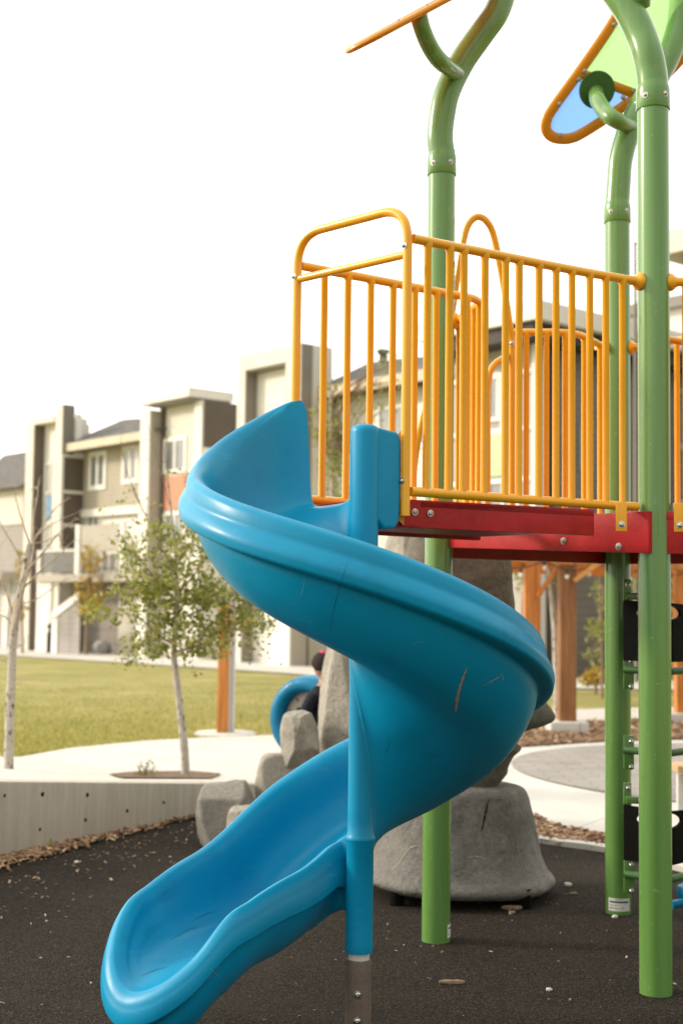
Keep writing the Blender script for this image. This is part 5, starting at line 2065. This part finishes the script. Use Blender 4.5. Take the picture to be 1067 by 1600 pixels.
for k in range(2, 41, 4):
    mb = MB()
    mb.lathe([(.014, -.01), (.016, -.06)], pts[k], 10)
    o = mb.build('socket', 'dark_metal', sl)
    mb = MB()
    mb.ball(pts[k] + Vector((0, 0, -.08)), .025, 12, 8, (1, 1, 1.25))
    b_ = mb.build('bulb', 'bulb', sl)

# timber post on the lawn side, with a slim pale pole next to it
lp0 = ground(348, 1150)
tp = thing('timber_post', 'stained orange timber post on a concrete pad left of the blue gear wheel', 'post', lp0)
dP = lp0.y
wq = 17.5 / F_PX * dP
timber(tp, 'post_shaft', Vector((lp0.x, lp0.y, lp0.z)), Vector((lp0.x, lp0.y, P(348, 945, dP).z)), wq, wq, 'timber')
timber(tp, 'cross_arm', Vector((lp0.x - .02, lp0.y - .10, P(348, 972, dP).z)), Vector((lp0.x + .32, lp0.y - .10, P(348, 972, dP).z)), .05, .12, 'timber', Vector((0, 1, 0)))
mb = MB()
mb.lathe([(.36, -.05), (.36, .03), (.33, .045), (.001, .045)], lp0 + Vector((.03, .02, 0)), 24)
mb.build('footing', 'concrete_flat', tp)
pole = thing('sign_pole', 'slim pale metal channel pole standing right against the orange timber post', 'pole', lp0 + Vector((.13, 0, 0)))
mb = MB()
q = P(361, 1150, dP)
mb.box((q.x - .018, dP - .01, lp0.z + .85), (.03, .06, 1.7))
mb.box((q.x + .022, dP - .01, lp0.z + .85), (.03, .05, 1.7))
mb.box((q.x + .002, dP + .02, lp0.z + .85), (.06, .012, 1.7))
mb.build('channel', 'pale_metal', pole)

# bench at the right edge
bn = thing('picnic_bench', 'wooden plank bench with pale metal legs on the paving at the right edge', 'bench', (2.9, 9.75, 0))
bz = P(1058, 1197, 9.6)
mb = MB()
mb.box((bz.x + .75, 9.75, bz.z - .025), (1.5, .3, .05))
mb.build('seat_plank', 'bench_wood', bn, bevel=.008)
for dx in (.05, 1.42):
    mb = MB()
    mb.box((bz.x + dx, 9.72, (bz.z - .05) / 2 - .01), (.05, .05, bz.z - .07))
    mb.build('leg', 'pale_metal', bn, bevel=.004)
mb = MB()
mb.box((bz.x + .75, 9.80, bz.z - .09), (1.3, .04, .05))
mb.build('cross_bar', 'pale_metal', bn)
# ------------------------------------------------------------------ row of townhouses receding to the left
HO = Vector((-1.9, 39.0, 0))
HD = Vector((0.65, -0.76, 0)).normalized()
HN = Vector((HD.y * -1, HD.x, 0))          # inward
HN = Vector((0.76, 0.65, 0)).normalized()


def fs(px, py, q=0.0):
    p = on_plane(px, py, HO + HN * q, HN)
    return (p - HO).dot(HD), p.z


def wpt(s_, q, z):
    p = HO + HD * s_ + HN * q
    return Vector((p.x, p.y, z))


def side_q(px, py, s_):
    """depth q of a photo position lying on the right-hand side plane s = s_"""
    p = on_plane(px, py, HO + HD * s_, HD)
    return (p - HO).dot(HN)


def blk(par, name, mat, s0, s1, q0, q1, z0, z1, bevel=0.0):
    mb_ = MB()
    mb_.hexa([wpt(s0, q0, z0), wpt(s1, q0, z0), wpt(s1, q1, z0), wpt(s0, q1, z0)], [wpt(s0, q0, z1), wpt(s1, q0, z1), wpt(s1, q1, z1), wpt(s0, q1, z1)])
    return mb_.build(name, mat, par, bevel=bevel, smooth=False)


GZ = -0.75


def house(label):
    return lambda s_, q: thing('townhouse', label, 'house', wpt(s_, q, -0.5), 'modern townhouses in a row behind the lawn')


def window(par, px0, px1, y0, y1, q, mull=1, frame=.09, glass='window_glass', proud=.05):
    """white framed window on the plane q, given by its photo rectangle (y at px0)"""
    s0, zt_ = fs(px0, y0, q)
    _, zb_ = fs(px0, y1, q)
    s1, _ = fs(px1, y0, q)
    mb_ = MB()

    def bar(a, b, c_, d_):
        mb_.hexa([wpt(a, q - proud, c_), wpt(b, q - proud, c_), wpt(b, q + .02, c_), wpt(a, q + .02, c_)], [wpt(a, q - proud, d_), wpt(b, q - proud, d_), wpt(b, q + .02, d_), wpt(a, q + .02, d_)])
    bar(s0, s0 + frame, zb_, zt_)
    bar(s1 - frame, s1, zb_, zt_)
    bar(s0 + frame, s1 - frame, zt_ - frame, zt_)
    bar(s0 + frame, s1 - frame, zb_, zb_ + frame)
    for k in range(mull):
        m = s0 + (s1 - s0) * (k + 1) / (mull + 1)
        bar(m - frame * .4, m + frame * .4, zb_ + frame, zt_ - frame)
    w_ = mb_.build('window', 'trim_white', par, smooth=False, merge=False)
    blk(w_, 'pane', glass, s0 + frame * .5, s1 - frame * .5, q - .015, q + .015, zb_ + frame * .5, zt_ - frame * .5)
    return w_


# ---- A: far left, low grey roof
A = house('distant house at the far left with plain grey roof above pale upper wall')(fs(20, 900, 1.5)[0], 3)
s0, s1 = fs(-60, 850, 1.5)[0], fs(37, 850, 1.5)[0]
z_e, z_r = fs(20, 765, 1.5)[1], fs(20, 724, 3.5)[1]
blk(A, 'wall', 'siding_grey_light', s0, s1, 1.5, 9, GZ, fs(20, 820, 1.5)[1])
blk(A, 'upper_wall', 'panel_cream', s0, s1, 1.45, 8.9, fs(20, 820, 1.5)[1] + .003, z_e)
mb = MB()
mb.hexa([wpt(s0, 1.0, z_e), wpt(s1 + .5, 1.0, z_e), wpt(s1 + .5, 9.2, z_e), wpt(s0, 9.2, z_e)], [wpt(s0, 3.4, z_r + .4), wpt(s1 + .5, 3.4, z_r + .4), wpt(s1 + .5, 7, z_r + .4), wpt(s0, 7, z_r + .4)])
mb.build('roof', 'shingle', A, smooth=False)
for px in (4, 22):
    window(A, px, px + 13, 905, 960, 1.5, 1, .1)
blk(A, 'door', 'panel_white', fs(7, 940, 1.5)[0], fs(15, 940, 1.5)[0], 1.44, 1.5, GZ, fs(10, 930, 1.5)[1])
blk(A, 'balcony_slab', 'panel_greige', s0, s1, .6, 1.45, fs(20, 905, .6)[1], fs(20, 893, .6)[1])
# ---- B: tower with tall slab fin, beige siding
B = house('house with a tall brown sided fin, beige siding and glass balcony')(fs(130, 900, 0)[0], 4)
zb_ = GZ
sl0, sl1 = fs(38.5, 800)[0], fs(50, 800)[0]
zt1 = fs(48, 656)[1]
blk(B, 'portal', 'panel_cream', sl0, sl1, 0, 1.4, zb_, zt1)
blk(B, 'portal_top', 'panel_cream', sl1, fs(85, 650)[0], .0, 1.4, zt1 - .22, zt1 - .003)
qB = side_q(66, 800, sl1)
blk(B, 'portal_lining', 'panel_brown', sl1, sl1 + .05, .03, qB, zb_, zt1 - .23)
sf0 = fs(85, 800)[0]
sf1 = fs(95, 800)[0]
blk(B, 'recess_wall', 'panel_white', sl1 + .06, sf0, qB, 1.39, zb_, zt1 - .24)
window(B, 74, 81, 724, 772, qB, 0, .06, proud=.08)
blk(B, 'blue_panel', 'panel_blue', fs(74, 800, qB)[0], fs(80.5, 800, qB)[0], qB - .04, qB, fs(77, 812, qB)[1], fs(77, 774, qB)[1])
window(B, 74, 81, 816, 862, qB, 0, .06, proud=.08)
zf = fs(86, 634)[1]
qf = side_q(118, 640, sf1)
blk(B, 'fin', 'panel_cream', sf0, sf1 - .004, -.02, qf, zb_, zf)
blk(B, 'fin_side', 'panel_taupe', sf1 - .002, sf1 + .03, 0.02, qf - .02, fs(95, 735)[1], zf - .02)
qw = side_q(129, 780, sf1)
blk(B, 'tower_side', 'panel_brown', sf1 - .01, sf1 + .04, 0.06, qw, fs(95, 905)[1], fs(95, 712)[1])
for yy in (712, 768, 820, 862):
    blk(B, 'seam', 'panel_white', sf1 + .04, sf1 + .06, 0.06, qw, fs(95, yy)[1] - .05, fs(95, yy)[1] + .05)
blk(B, 'corner_trim', 'panel_white', sf1 - .03, sf1 + .07, -.05, .058, zb_, fs(95, 712)[1] + .05)
sB = fs(232, 760, 0)[0]
zw0, zw1 = fs(130, 798, qw)[1], fs(130, 700, qw)[1] + .1
blk(B, 'upper_wall', 'siding_beige', sf1, sB, qw, 9, zw0, zw1)
blk(B, 'band', 'panel_white', sf1 + .05, sB, qw - .09, qw, zw0 - .26, zw0 + .02)
blk(B, 'middle_wall', 'panel_white', sf1, sB, qw + .1, 9, fs(130, 905, qw)[1], zw0)
window(B, 141, 168, 707, 767, qw, 1, .17)
window(B, 193, 219, 697, 757, qw, 1, .17)
# eave and roof
qe = qw - .75
ze = fs(150, 692, qe)[1]
se0 = fs(101, 700, qe)[0]
blk(B, 'fascia', 'trim_wood', se0, sB, qe, qe + .06, ze - .14, ze + .14)
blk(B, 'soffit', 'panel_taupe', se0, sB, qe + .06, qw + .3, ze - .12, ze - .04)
zr0, zr1 = P(122, 656, (wpt(sf1, qw + 2, 0)).y).z, P(218, 663, wpt(sB, qw + 2.6, 0).y).z
mb = MB()
mb.hexa([wpt(se0, qe, ze + .14), wpt(sB + .3, qe, ze + .14), wpt(sB + .3, qe + .1, ze + .1), wpt(se0, qe + .1, ze + .1)], [wpt(sf1 + .1, qw + 1.6, zr0), wpt(sB + .3, qw + 1.9, zr1 + .3), wpt(sB + .3, qw + 6, zr1), wpt(sf1 + .1, qw + 6, zr0)])
mb.build('roof', 'shingle', B, smooth=False)
mb = MB()
mb.prism([wpt(sf1 + .05, qf, ze + .3), wpt(sf1 + .05, qf + .22, ze + .3), wpt(sf1 + .05, qf + .22, zr0), wpt(sf1 + .05, qf, zr0)], HD * .1)
mb.build('roof_flashing', 'trim_white', B, smooth=False)
# balcony
zs1 = fs(100, 897, -.2)[1]
zs0 = fs(100, 909, -.2)[1]
sb0 = fs(57, 900, -.2)[0]
blk(B, 'balcony_slab', 'panel_greige', sb0, sB, -.2, qw + .1, zs0, zs1)
for a, b in ((58, 63), (117, 123), (187, 192)):
    blk(B, 'balcony_post', 'panel_white', fs(a, 880, -.16)[0], fs(b, 880, -.16)[0], -.16, -.02, zs1, fs(120, 820 if a > 100 else 860, -.16)[1])
g_ = blk(B, 'balcony_glass', 'rail_glass', fs(63, 880, -.1)[0], fs(117, 880, -.1)[0], -.1, -.07, zs1 + .05, fs(90, 862, -.1)[1])
blk(B, 'balcony_rail', 'panel_white', fs(58, 880, -.1)[0], fs(117, 880, -.1)[0], -.12, -.05, fs(90, 862, -.1)[1], fs(90, 859, -.1)[1])
blk(B, 'privacy_screen', 'panel_greige', fs(123, 840, -.1)[0], fs(195, 840, -.1)[0], -.1, -.02, fs(150, 862, -.1)[1], fs(150, 820, -.1)[1])
window(B, 160, 186, 862, 896, qw + .1, 1, .1)
window(B, 138, 158, 800, 850, qw + .1, 1, .1)
# ground floor
blk(B, 'ground_wall', 'garage_grey', sf0, sB, 1.0, 9, GZ, zs0)
blk(B, 'column', 'panel_white', fs(57, 960, -.1)[0], fs(79, 960, -.1)[0], -.1, .5, GZ, zs0 - .003)
blk(B, 'wood_panel', 'panel_taupe', fs(40, 960, .9)[0], fs(57, 960, .9)[0], .88, 1.0, GZ, zs0)
blk(B, 'garage_door', 'panel_cream', fs(188, 960, 1)[0], fs(214, 960, 1)[0], .93, 1.0, GZ, fs(200, 922, 1)[1])
# stair enclosure with slanting white cap
sa0, za0 = fs(84, 956, -.6)
sa1, za1 = fs(126, 924, -.6)
mb = MB()
mb.hexa([wpt(sa0, -.66, za0 - .26), wpt(sa1, -.66, za1 - .26), wpt(sa1, -.54, za1 - .26), wpt(sa0, -.54, za0 - .26)], [wpt(sa0, -.66, za0), wpt(sa1, -.66, za1), wpt(sa1, -.54, za1), wpt(sa0, -.54, za0)])
mb.build('stair_cap', 'trim_white', B, smooth=False)
blk(B, 'stair_post', 'trim_white', sa0, fs(91, 1000, -.6)[0], -.655, -.545, GZ, za0 - .26)
mb = MB()
sa0b = fs(91, 1000, -.6)[0]
mb.prism([wpt(sa0b, -.6, GZ), wpt(sa1, -.6, GZ), wpt(sa1, -.6, za1 - .27), wpt(sa0b, -.6, za0 - .2)], HN * .05)
mb.build('stair_wall', 'siding_grey_light', B, smooth=False)

# ---- C: white portal with flat roof, coral panel
Cc = house('house with white flat roofed portal and coral window panel')(fs(260, 900, 0)[0], 4)
sc0, sc1 = fs(218, 750)[0], fs(232, 750)[0]
zc = fs(225, 642)[1]
blk(Cc, 'portal', 'panel_white', sc0, sc1, 0, 1.1, GZ, zc)
qi = side_q(251, 760, sc1)
blk(Cc, 'portal_lining', 'panel_greige', sc1, sc1 + .04, .05, qi, GZ, zc - .01)
sr = fs(300, 620)[0]
zt_ = fs(299, 605)[1]
zl_ = fs(299, 627)[1]
qr = side_q(366, 612, sr)
blk(Cc, 'roof_slab', 'panel_white', sc0 - .05, sr, -.12, qr, zl_ + .15, zt_)
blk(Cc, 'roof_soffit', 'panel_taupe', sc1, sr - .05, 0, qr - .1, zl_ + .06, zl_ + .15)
s_in0, s_in1 = sc1 + .05, fs(306, 750, qi)[0]
blk(Cc, 'recess_wall', 'panel_cream', s_in0, s_in1, qi, qi + .3, GZ, zl_ + .06)
blk(Cc, 'dark_strip', 'panel_brown', fs(250, 750, qi)[0], fs(258, 750, qi)[0], qi - .04, qi, fs(250, 865, qi)[1], zl_ + .05)
window(Cc, 258, 293, 686, 741, qi, 1, .12)
blk(Cc, 'coral_panel', 'panel_coral', fs(259, 770, qi)[0], fs(291, 770, qi)[0], qi - .05, qi, fs(270, 796, qi)[1], fs(270, 744, qi)[1])
window(Cc, 258, 291, 800, 868, qi, 1, .12)
blk(Cc, 'column', 'panel_white', fs(303, 700, .3)[0], fs(315, 700, .3)[0], .3, 2.5, GZ, zl_ + .05)
sv = fs(316, 700, .3)[0]
zq = fs(320, 705, 1)[1]
blk(Cc, 'side_wall', 'panel_brown', sv, sv + .05, .35, 8, zq, zl_ + .05)
blk(Cc, 'side_lower_wall', 'panel_white', sv, sv + .06, .35, 8, GZ, zq - .003)
blk(Cc, 'side_panel', 'panel_taupe', sv + .05, fs(370, 700, 3)[0], 3, 8.2, GZ, fs(340, 655, 3)[1])
blk(Cc, 'ground_wall', 'panel_white', s_in0, sv, .55, .75, GZ, fs(260, 905, .55)[1])
qe2 = 1.2
ze2 = fs(310, 676, qe2)[1]
blk(Cc, 'fascia', 'trim_wood', fs(291, 690, qe2)[0], fs(332, 690, qe2)[0], qe2, qe2 + .1, ze2 - .15, ze2 + .12)
# ---- D: cream portal frame
D = house('house with big cream square portal, brown side and long shingled roof')(fs(430, 900, 0)[0], 4)
sd0, sdi0, sdi1, sd1 = fs(371, 600)[0], fs(383, 600)[0], fs(446, 600)[0], fs(469, 600)[0]
zd1 = fs(420, 546)[1]
zd0 = fs(420, 571)[1]
blk(D, 'portal_left', 'panel_cream', sd0, sdi0, 0, 1.2, GZ, zd1 - .001)
blk(D, 'portal_top', 'panel_cream', sdi0, sdi1, 0, 1.2, zd0, zd1)
blk(D, 'portal_right', 'panel_cream', sdi1, sd1, 0, 1.2, GZ, zd1 - .001)
blk(D, 'portal_lining', 'panel_taupe', sdi0, sdi0 + .04, .04, .9, GZ, zd0 - .01)
blk(D, 'portal_ceiling', 'panel_taupe', sdi0 + .05, sdi1 - .01, .04, .9, zd0 - .05, zd0)
qD = side_q(400, 620, sdi0)
blk(D, 'recess_wall', 'panel_white', sdi0 + .05, sdi1, qD, 1.19, GZ, zd0 - .06)
window(D, 405, 440, 700, 790, qD, 1, .1)
qd = side_q(487, 560, sd1)
blk(D, 'portal_side', 'panel_taupe', sd1 + .001, sd1 + .05, .02, qd, GZ, zd1 - .03)
qm = qd + .9
sD1 = fs(700, 700, qm)[0]
zw = fs(560, 612, qm)[1]
blk(D, 'corner_wall', 'panel_brown', sd1 + .06, fs(496, 700, qm)[0], qm - .05, qm + .3, GZ, zw)
blk(D, 'main_wall', 'panel_cream', sd1 + .06, sD1, qm, 10, GZ, zw)
qe = qm - .7
ze = fs(560, 604, qe)[1]
blk(D, 'fascia', 'trim_wood', fs(474, 620, qe)[0], sD1 + .3, qe, qe + .07, ze - .13, ze + .17)
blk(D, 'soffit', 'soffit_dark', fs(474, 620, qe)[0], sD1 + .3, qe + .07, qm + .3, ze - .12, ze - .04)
zrr = fs(560, 565, qm + 1.0)[1]
mb = MB()
mb.hexa([wpt(sd1, qe, ze + .17), wpt(sD1 + .3, qe, ze + .17), wpt(sD1 + .3, qe + .1, ze + .12), wpt(sd1, qe + .1, ze + .12)], [wpt(sd1, qm + 1.3, zrr), wpt(sD1 - .2, qm + 1.3, zrr - .25), wpt(sD1 - .2, qm + 7, zrr - .25), wpt(sd1, qm + 7, zrr)])
mb.build('roof', 'shingle', D, smooth=False)
for i, px in enumerate((598, 640)):
    p = wpt(fs(px, 590, qm + 1.1)[0], qm + 1.1, zrr - .1)
    mb = MB()
    mb.lathe([(.12, -.3), (.12, .22), (.2, .24), (.2, .32), (.02, .38)], p, 12)
    mb.build('roof_vent', 'shingle', D)
window(D, 508, 540, 640, 745, qm, 1, .12)
window(D, 590, 640, 636, 720, qm, 1, .12)
window(D, 655, 690, 630, 700, qm, 1, .12)
blk(D, 'ground_block', 'panel_white', fs(416, 1000, -.6)[0], fs(452, 1000, -.6)[0], -.6, 0, GZ, fs(430, 930, -.6)[1])
blk(D, 'block_side', 'panel_greige', fs(452, 1000, -.6)[0] + .001, fs(452, 1000, -.6)[0] + .04, -.58, -.02, GZ, fs(430, 932, -.6)[1])
blk(D, 'white_panel', 'panel_white', sd1 + .9, fs(530, 950, qm)[0], qm - .06, qm, fs(500, 900, qm)[1], zw - 2.4)
window(D, 505, 560, 850, 960, qm, 1, .12)
blk(D, 'ground_door', 'panel_taupe', fs(575, 980, qm)[0], fs(600, 980, qm)[0], qm - .06, qm, GZ, fs(590, 930, qm)[1])

# ---- E: flat roofed corner house behind the deck
E_ = house('corner house with pale flat roof and grey siding behind the deck rails')(fs(820, 900, 0)[0], 4)
s1 = fs(839, 700, .9)[0]
s0 = sD1 + .4
q0 = .9
zt_ = fs(838, 467, 0)[1]
zs_ = fs(838, 497, 0)[1]
sR = fs(839, 480, 0)[0]
blk(E_, 'roof_slab', 'panel_white', s0 - .3, sR, 0, 11, zs_, zt_)
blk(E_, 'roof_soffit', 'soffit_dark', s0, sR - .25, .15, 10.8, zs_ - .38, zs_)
sW = sR - .85
blk(E_, 'front_wall', 'panel_greige', s0, sW, q0, q0 + .3, GZ, zs_ - .38)
blk(E_, 'side_wall', 'siding_grey', s0, sW - .01, q0 + .31, 10.5, GZ, zs_ - .39)
blk(E_, 'corner_trim', 'trim_white', sW - .06, sW + .05, q0 - .06, q0 + .36, GZ, zs_ - .385)
blk(E_, 'dark_downpipe', 'soffit_dark', sW + .06, sW + .16, q0 + .40, q0 + .52, GZ, zs_ - .39)
window(E_, 762, 782, 585, 660, q0, 0, .1)
blk(E_, 'white_panel', 'panel_white', fs(783, 620, q0)[0], fs(812, 620, q0)[0], q0 - .05, q0, fs(800, 672, q0)[1], fs(800, 585, q0)[1])
blk(E_, 'mint_panel', 'panel_mint', fs(758, 700, q0)[0], fs(812, 700, q0)[0], q0 - .06, q0, fs(780, 745, q0)[1], fs(780, 674, q0)[1])
window(E_, 762, 812, 750, 830, q0, 1, .1)
for yy in (580, 668, 748):
    blk(E_, 'seam', 'trim_white', s0 + .1, sW - .1, q0 - .065, q0 - .055, fs(826, yy, q0)[1] - .06, fs(826, yy, q0)[1] + .06)
# wall lamp under the soffit
p = wpt(sW - .7, q0 - .2, fs(828, 560, q0)[1])
mb = MB()
mb.box(p, (.16, .16, .22))
mb.box(p + HN * .12, (.06, .3, .06), Matrix.Rotation(.85, 3, 'Z'))
mb.build('wall_lamp', 'soffit_dark', E_, smooth=False)
q1 = side_q(905, 1000, sW)
qa, qb = side_q(880, 900, sW), side_q(897, 900, sW)
blk(E_, 'side_window', 'window_glass', sW - .02, sW + .02, side_q(905, 700, sW), side_q(925, 700, sW), fs(845, 720, 0)[1], fs(845, 640, 0)[1])

# ---- F: nearer house whose roof edge shows at the right
Fh = thing('townhouse', 'nearer house at the right edge whose beige roof edge tops the front green post', 'house', (10.5, 29, -.4), 'modern townhouses in a row behind the lawn')
a = P(1046, 372, 28.0)
b = a + HD * 6.0
zf1 = P(1048, 362, 28.0).z
zf0 = P(1048, 398, 28.0).z


def fblk(name, mat, u0, u1, v0, v1, z0, z1, par=Fh):
    mb_ = MB()
    f = lambda u, v, z: Vector((a.x, a.y, 0)) + HD * u + HN * v + Vector((0, 0, z))
    mb_.hexa([f(u0, v0, z0), f(u1, v0, z0), f(u1, v1, z0), f(u0, v1, z0)], [f(u0, v0, z1), f(u1, v0, z1), f(u1, v1, z1), f(u0, v1, z1)])
    return mb_.build(name, mat, par, smooth=False)


fblk('roof_slab', 'panel_cream', -.35, 6, -.1, 9, zf0, zf1)
fblk('wall', 'siding_grey', .6, 5.6, .6, 8.6, GZ, zf0 - .4)
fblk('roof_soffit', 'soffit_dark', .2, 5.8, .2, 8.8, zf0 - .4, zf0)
fblk('corner_trim', 'trim_white', .54, .66, .52, .64, GZ, zf0 - .41)
w_ = fblk('window', 'trim_white', 1.2, 3.0, .52, .62, 2.4, 4.2)
fblk('pane', 'window_glass', 1.32, 2.88, .50, .60, 2.52, 4.08, w_)
# pinkish end house glimpsed between the two right posts
Gh = thing('townhouse', 'narrow strip of pale pinkish house between the two right green posts', 'house', (8.5, 38, -.5), 'modern townhouses in a row behind the lawn')
g0 = P(981, 500, 38)
zg = P(990, 497, 38).z
mb = MB()
gw = lambda u, v, z: Vector((g0.x, g0.y, 0)) + HD * u + HN * v + Vector((0, 0, z))
mb.hexa([gw(0, 0, GZ), gw(3, 0, GZ), gw(3, 4, GZ), gw(0, 4, GZ)], [gw(0, 0, zg), gw(3, 0, zg), gw(3, 4, zg), gw(0, 4, zg)])
mb.build('wall', 'panel_cream', Gh, smooth=False)
for yy in (622, 706, 790):
    zz = P(990, yy, 38).z
    mb = MB()
    mb.hexa([gw(-.05, -.06, zz - .08), gw(3.05, -.06, zz - .08), gw(3.05, -.003, zz - .08), gw(-.05, -.003, zz - .08)], [gw(-.05, -.06, zz + .08), gw(3.05, -.06, zz + .08), gw(3.05, -.003, zz + .08), gw(-.05, -.003, zz + .08)])
    mb.build('seam', 'trim_white', Gh, smooth=False)
mb = MB()
mb.hexa([gw(-.3, -.3, zg), gw(3.3, -.3, zg), gw(3.3, 4.3, zg), gw(-.3, 4.3, zg)], [gw(-.3, -.3, zg + .3), gw(3.3, -.3, zg + .3), gw(3.3, 4.3, zg + .3), gw(-.3, 4.3, zg + .3)])
mb.build('roof_slab', 'panel_taupe', Gh, smooth=False)
# slim mast behind the rear post
mz = thing('mast', 'thin pale mast rising above the roofs between the two right green posts', 'pole', Vector((P(992, 500, 30).x, 30, -.4)))
mb = MB()
pm = Vector((P(992, 500, 30).x, 30, 0))
mb.lathe([(.06, -.6), (.05, 3), (.035, P(992, 381, 30).z)], pm, 12)
mb.lathe([(.055, P(992, 381, 30).z), (.055, P(992, 381, 30).z + .03), (.001, P(992, 381, 30).z + .05)], pm, 12)
mb.build('shaft', 'panel_taupe', mz)

# small things by the house fronts
bp = ground(77, 1021)
bl = thing('bollard_bin', 'slim black waste bin standing by the path below the glass balcony', 'bin', bp)
mb = MB()
rr = 4.0 / F_PX * bp.y
mb.lathe([(rr * .85, -.05), (rr, .02), (rr, .72), (rr * .9, .75)], bp, 18)
mb.build('body', 'dark_metal', bl)
mb = MB()
mb.lathe([(rr * .5, .75), (rr * .5, .9), (rr * 1.05, .9), (rr * 1.0, 1.0), (rr * .4, 1.06)], bp, 18)
mb.build('lid', 'dark_metal', bl)
rp = ground(33, 1008)
rb = thing('storage_bin', 'red orange bin standing outside the far left house', 'bin', rp)
mb = MB()
ww = 7.5 / F_PX * rp.y
mb.hexa([rp + Vector((-ww * .85, -.3, .04)), rp + Vector((ww * .85, -.3, .04)), rp + Vector((ww * .85, .3, .04)), rp + Vector((-ww * .85, .3, .04))], [rp + Vector((-ww, -.38, 1.0)), rp + Vector((ww, -.38, 1.0)), rp + Vector((ww, .38, 1.0)), rp + Vector((-ww, .38, 1.0))])
mb.build('body', 'bin_red', rb, bevel=.04)
mb = MB()
mb.prism([rp + Vector((-ww * 1.08, -.44, 1.005)), rp + Vector((-ww * 1.08, .42, 1.005)), rp + Vector((-ww * 1.08, .42, 1.12)), rp + Vector((-ww * 1.08, -.3, 1.1))], (ww * 2.16, 0, 0))
mb.build('lid', 'bin_red', rb, bevel=.02)
cp = ground(141, 1019)
ch = thing('patio_chair', 'dark folding chair with pale cushion beside the stair enclosure', 'chair', cp)
mb = MB()
mb.box(cp + Vector((0, 0, .45)), (.5, .5, .05))
mb.build('seat', 'dark_metal', ch, bevel=.01)
mb = MB()
mb.box(cp + Vector((-.05, .27, .8)), (.5, .05, .7), Matrix.Rotation(-.2, 3, 'X'))
mb.build('backrest', 'dark_metal', ch, bevel=.01)
for sx in (-1, 1):
    for sy in (-1, 1):
        mb = MB()
        mb.tube([cp + Vector((sx * .22, sy * .22, .44)), cp + Vector((sx * .24, -sy * .2, -.02))], .018, 8)
        mb.build('leg', 'dark_metal', ch)
cb = ground(159, 1022)
mb = MB()
mb.ball(cb + Vector((0, 0, .25)), .3, 16, 10, (1.0, .7, .8))
tag(mb.build('sack', 'fabric_pale', None, loc=cb), 'pale lumpy sack on the paving right of the folding chair', 'sack')
# ------------------------------------------------------------------ light
SUN_AZ, SUN_EL = R(-82), R(24)     # azimuth from +Y (view direction), negative = left
w = bpy.data.worlds.new('World')
SC.world = w
w.use_nodes = True
nt = w.node_tree
bg = nt.nodes['Background']
sky = nt.nodes.new('ShaderNodeTexSky')
sky.sky_type = 'NISHITA'
sky.sun_disc = False
sky.sun_elevation = SUN_EL
sky.sun_rotation = SUN_AZ
sky.air_density = 2.0
sky.dust_density = 6.0
sky.ozone_density = 1.0
hsv = nt.nodes.new('ShaderNodeHueSaturation')
hsv.inputs['Saturation'].default_value = 0.35
nt.links.new(sky.outputs[0], hsv.inputs['Color'])
add = nt.nodes.new('ShaderNodeMix')
add.data_type = 'RGBA'
add.blend_type = 'MIX'
add.inputs[0].default_value = 0.72
nt.links.new(hsv.outputs[0], add.inputs[6])
# bright veil of thin overcast, strongest on the sun's side of the sky and weaker opposite it
geo = nt.nodes.new('ShaderNodeTexCoord')
dot = nt.nodes.new('ShaderNodeVectorMath')
dot.operation = 'DOT_PRODUCT'
nt.links.new(geo.outputs['Generated'], dot.inputs[0])
dot.inputs[1].default_value = (-0.56, 0.68, 0.47)
mr = nt.nodes.new('ShaderNodeMapRange')
mr.inputs['From Min'].default_value = -0.7
mr.inputs['From Max'].default_value = 1.0
mr.inputs['To Min'].default_value = 0.50
mr.inputs['To Max'].default_value = 1.30
nt.links.new(dot.outputs['Value'], mr.inputs['Value'])
veil = nt.nodes.new('ShaderNodeVectorMath')
veil.operation = 'SCALE'
veil.inputs[0].default_value = (14.6, 14.4, 13.4)
nt.links.new(mr.outputs[0], veil.inputs['Scale'])
nt.links.new(veil.outputs[0], add.inputs[7])
nt.links.new(add.outputs[2], bg.inputs['Color'])
bg.inputs['Strength'].default_value = 0.15
sun = bpy.data.lights.new('sun', 'SUN')
sun.energy = 3.0
sun.angle = R(8)
sun.color = (1.0, 0.87, 0.70)
so = bpy.data.objects.new('sun', sun)
C.objects.link(so)
sd = Vector((math.sin(SUN_AZ) * math.cos(SUN_EL), math.cos(SUN_AZ) * math.cos(SUN_EL), math.sin(SUN_EL)))
so.rotation_euler = sd.to_track_quat('Z', 'Y').to_euler()
so.location = sd * 40
SC.view_settings.view_transform = 'Standard'
SC.view_settings.look = 'None'
SC.view_settings.exposure = 0
SC.view_settings.gamma = 1
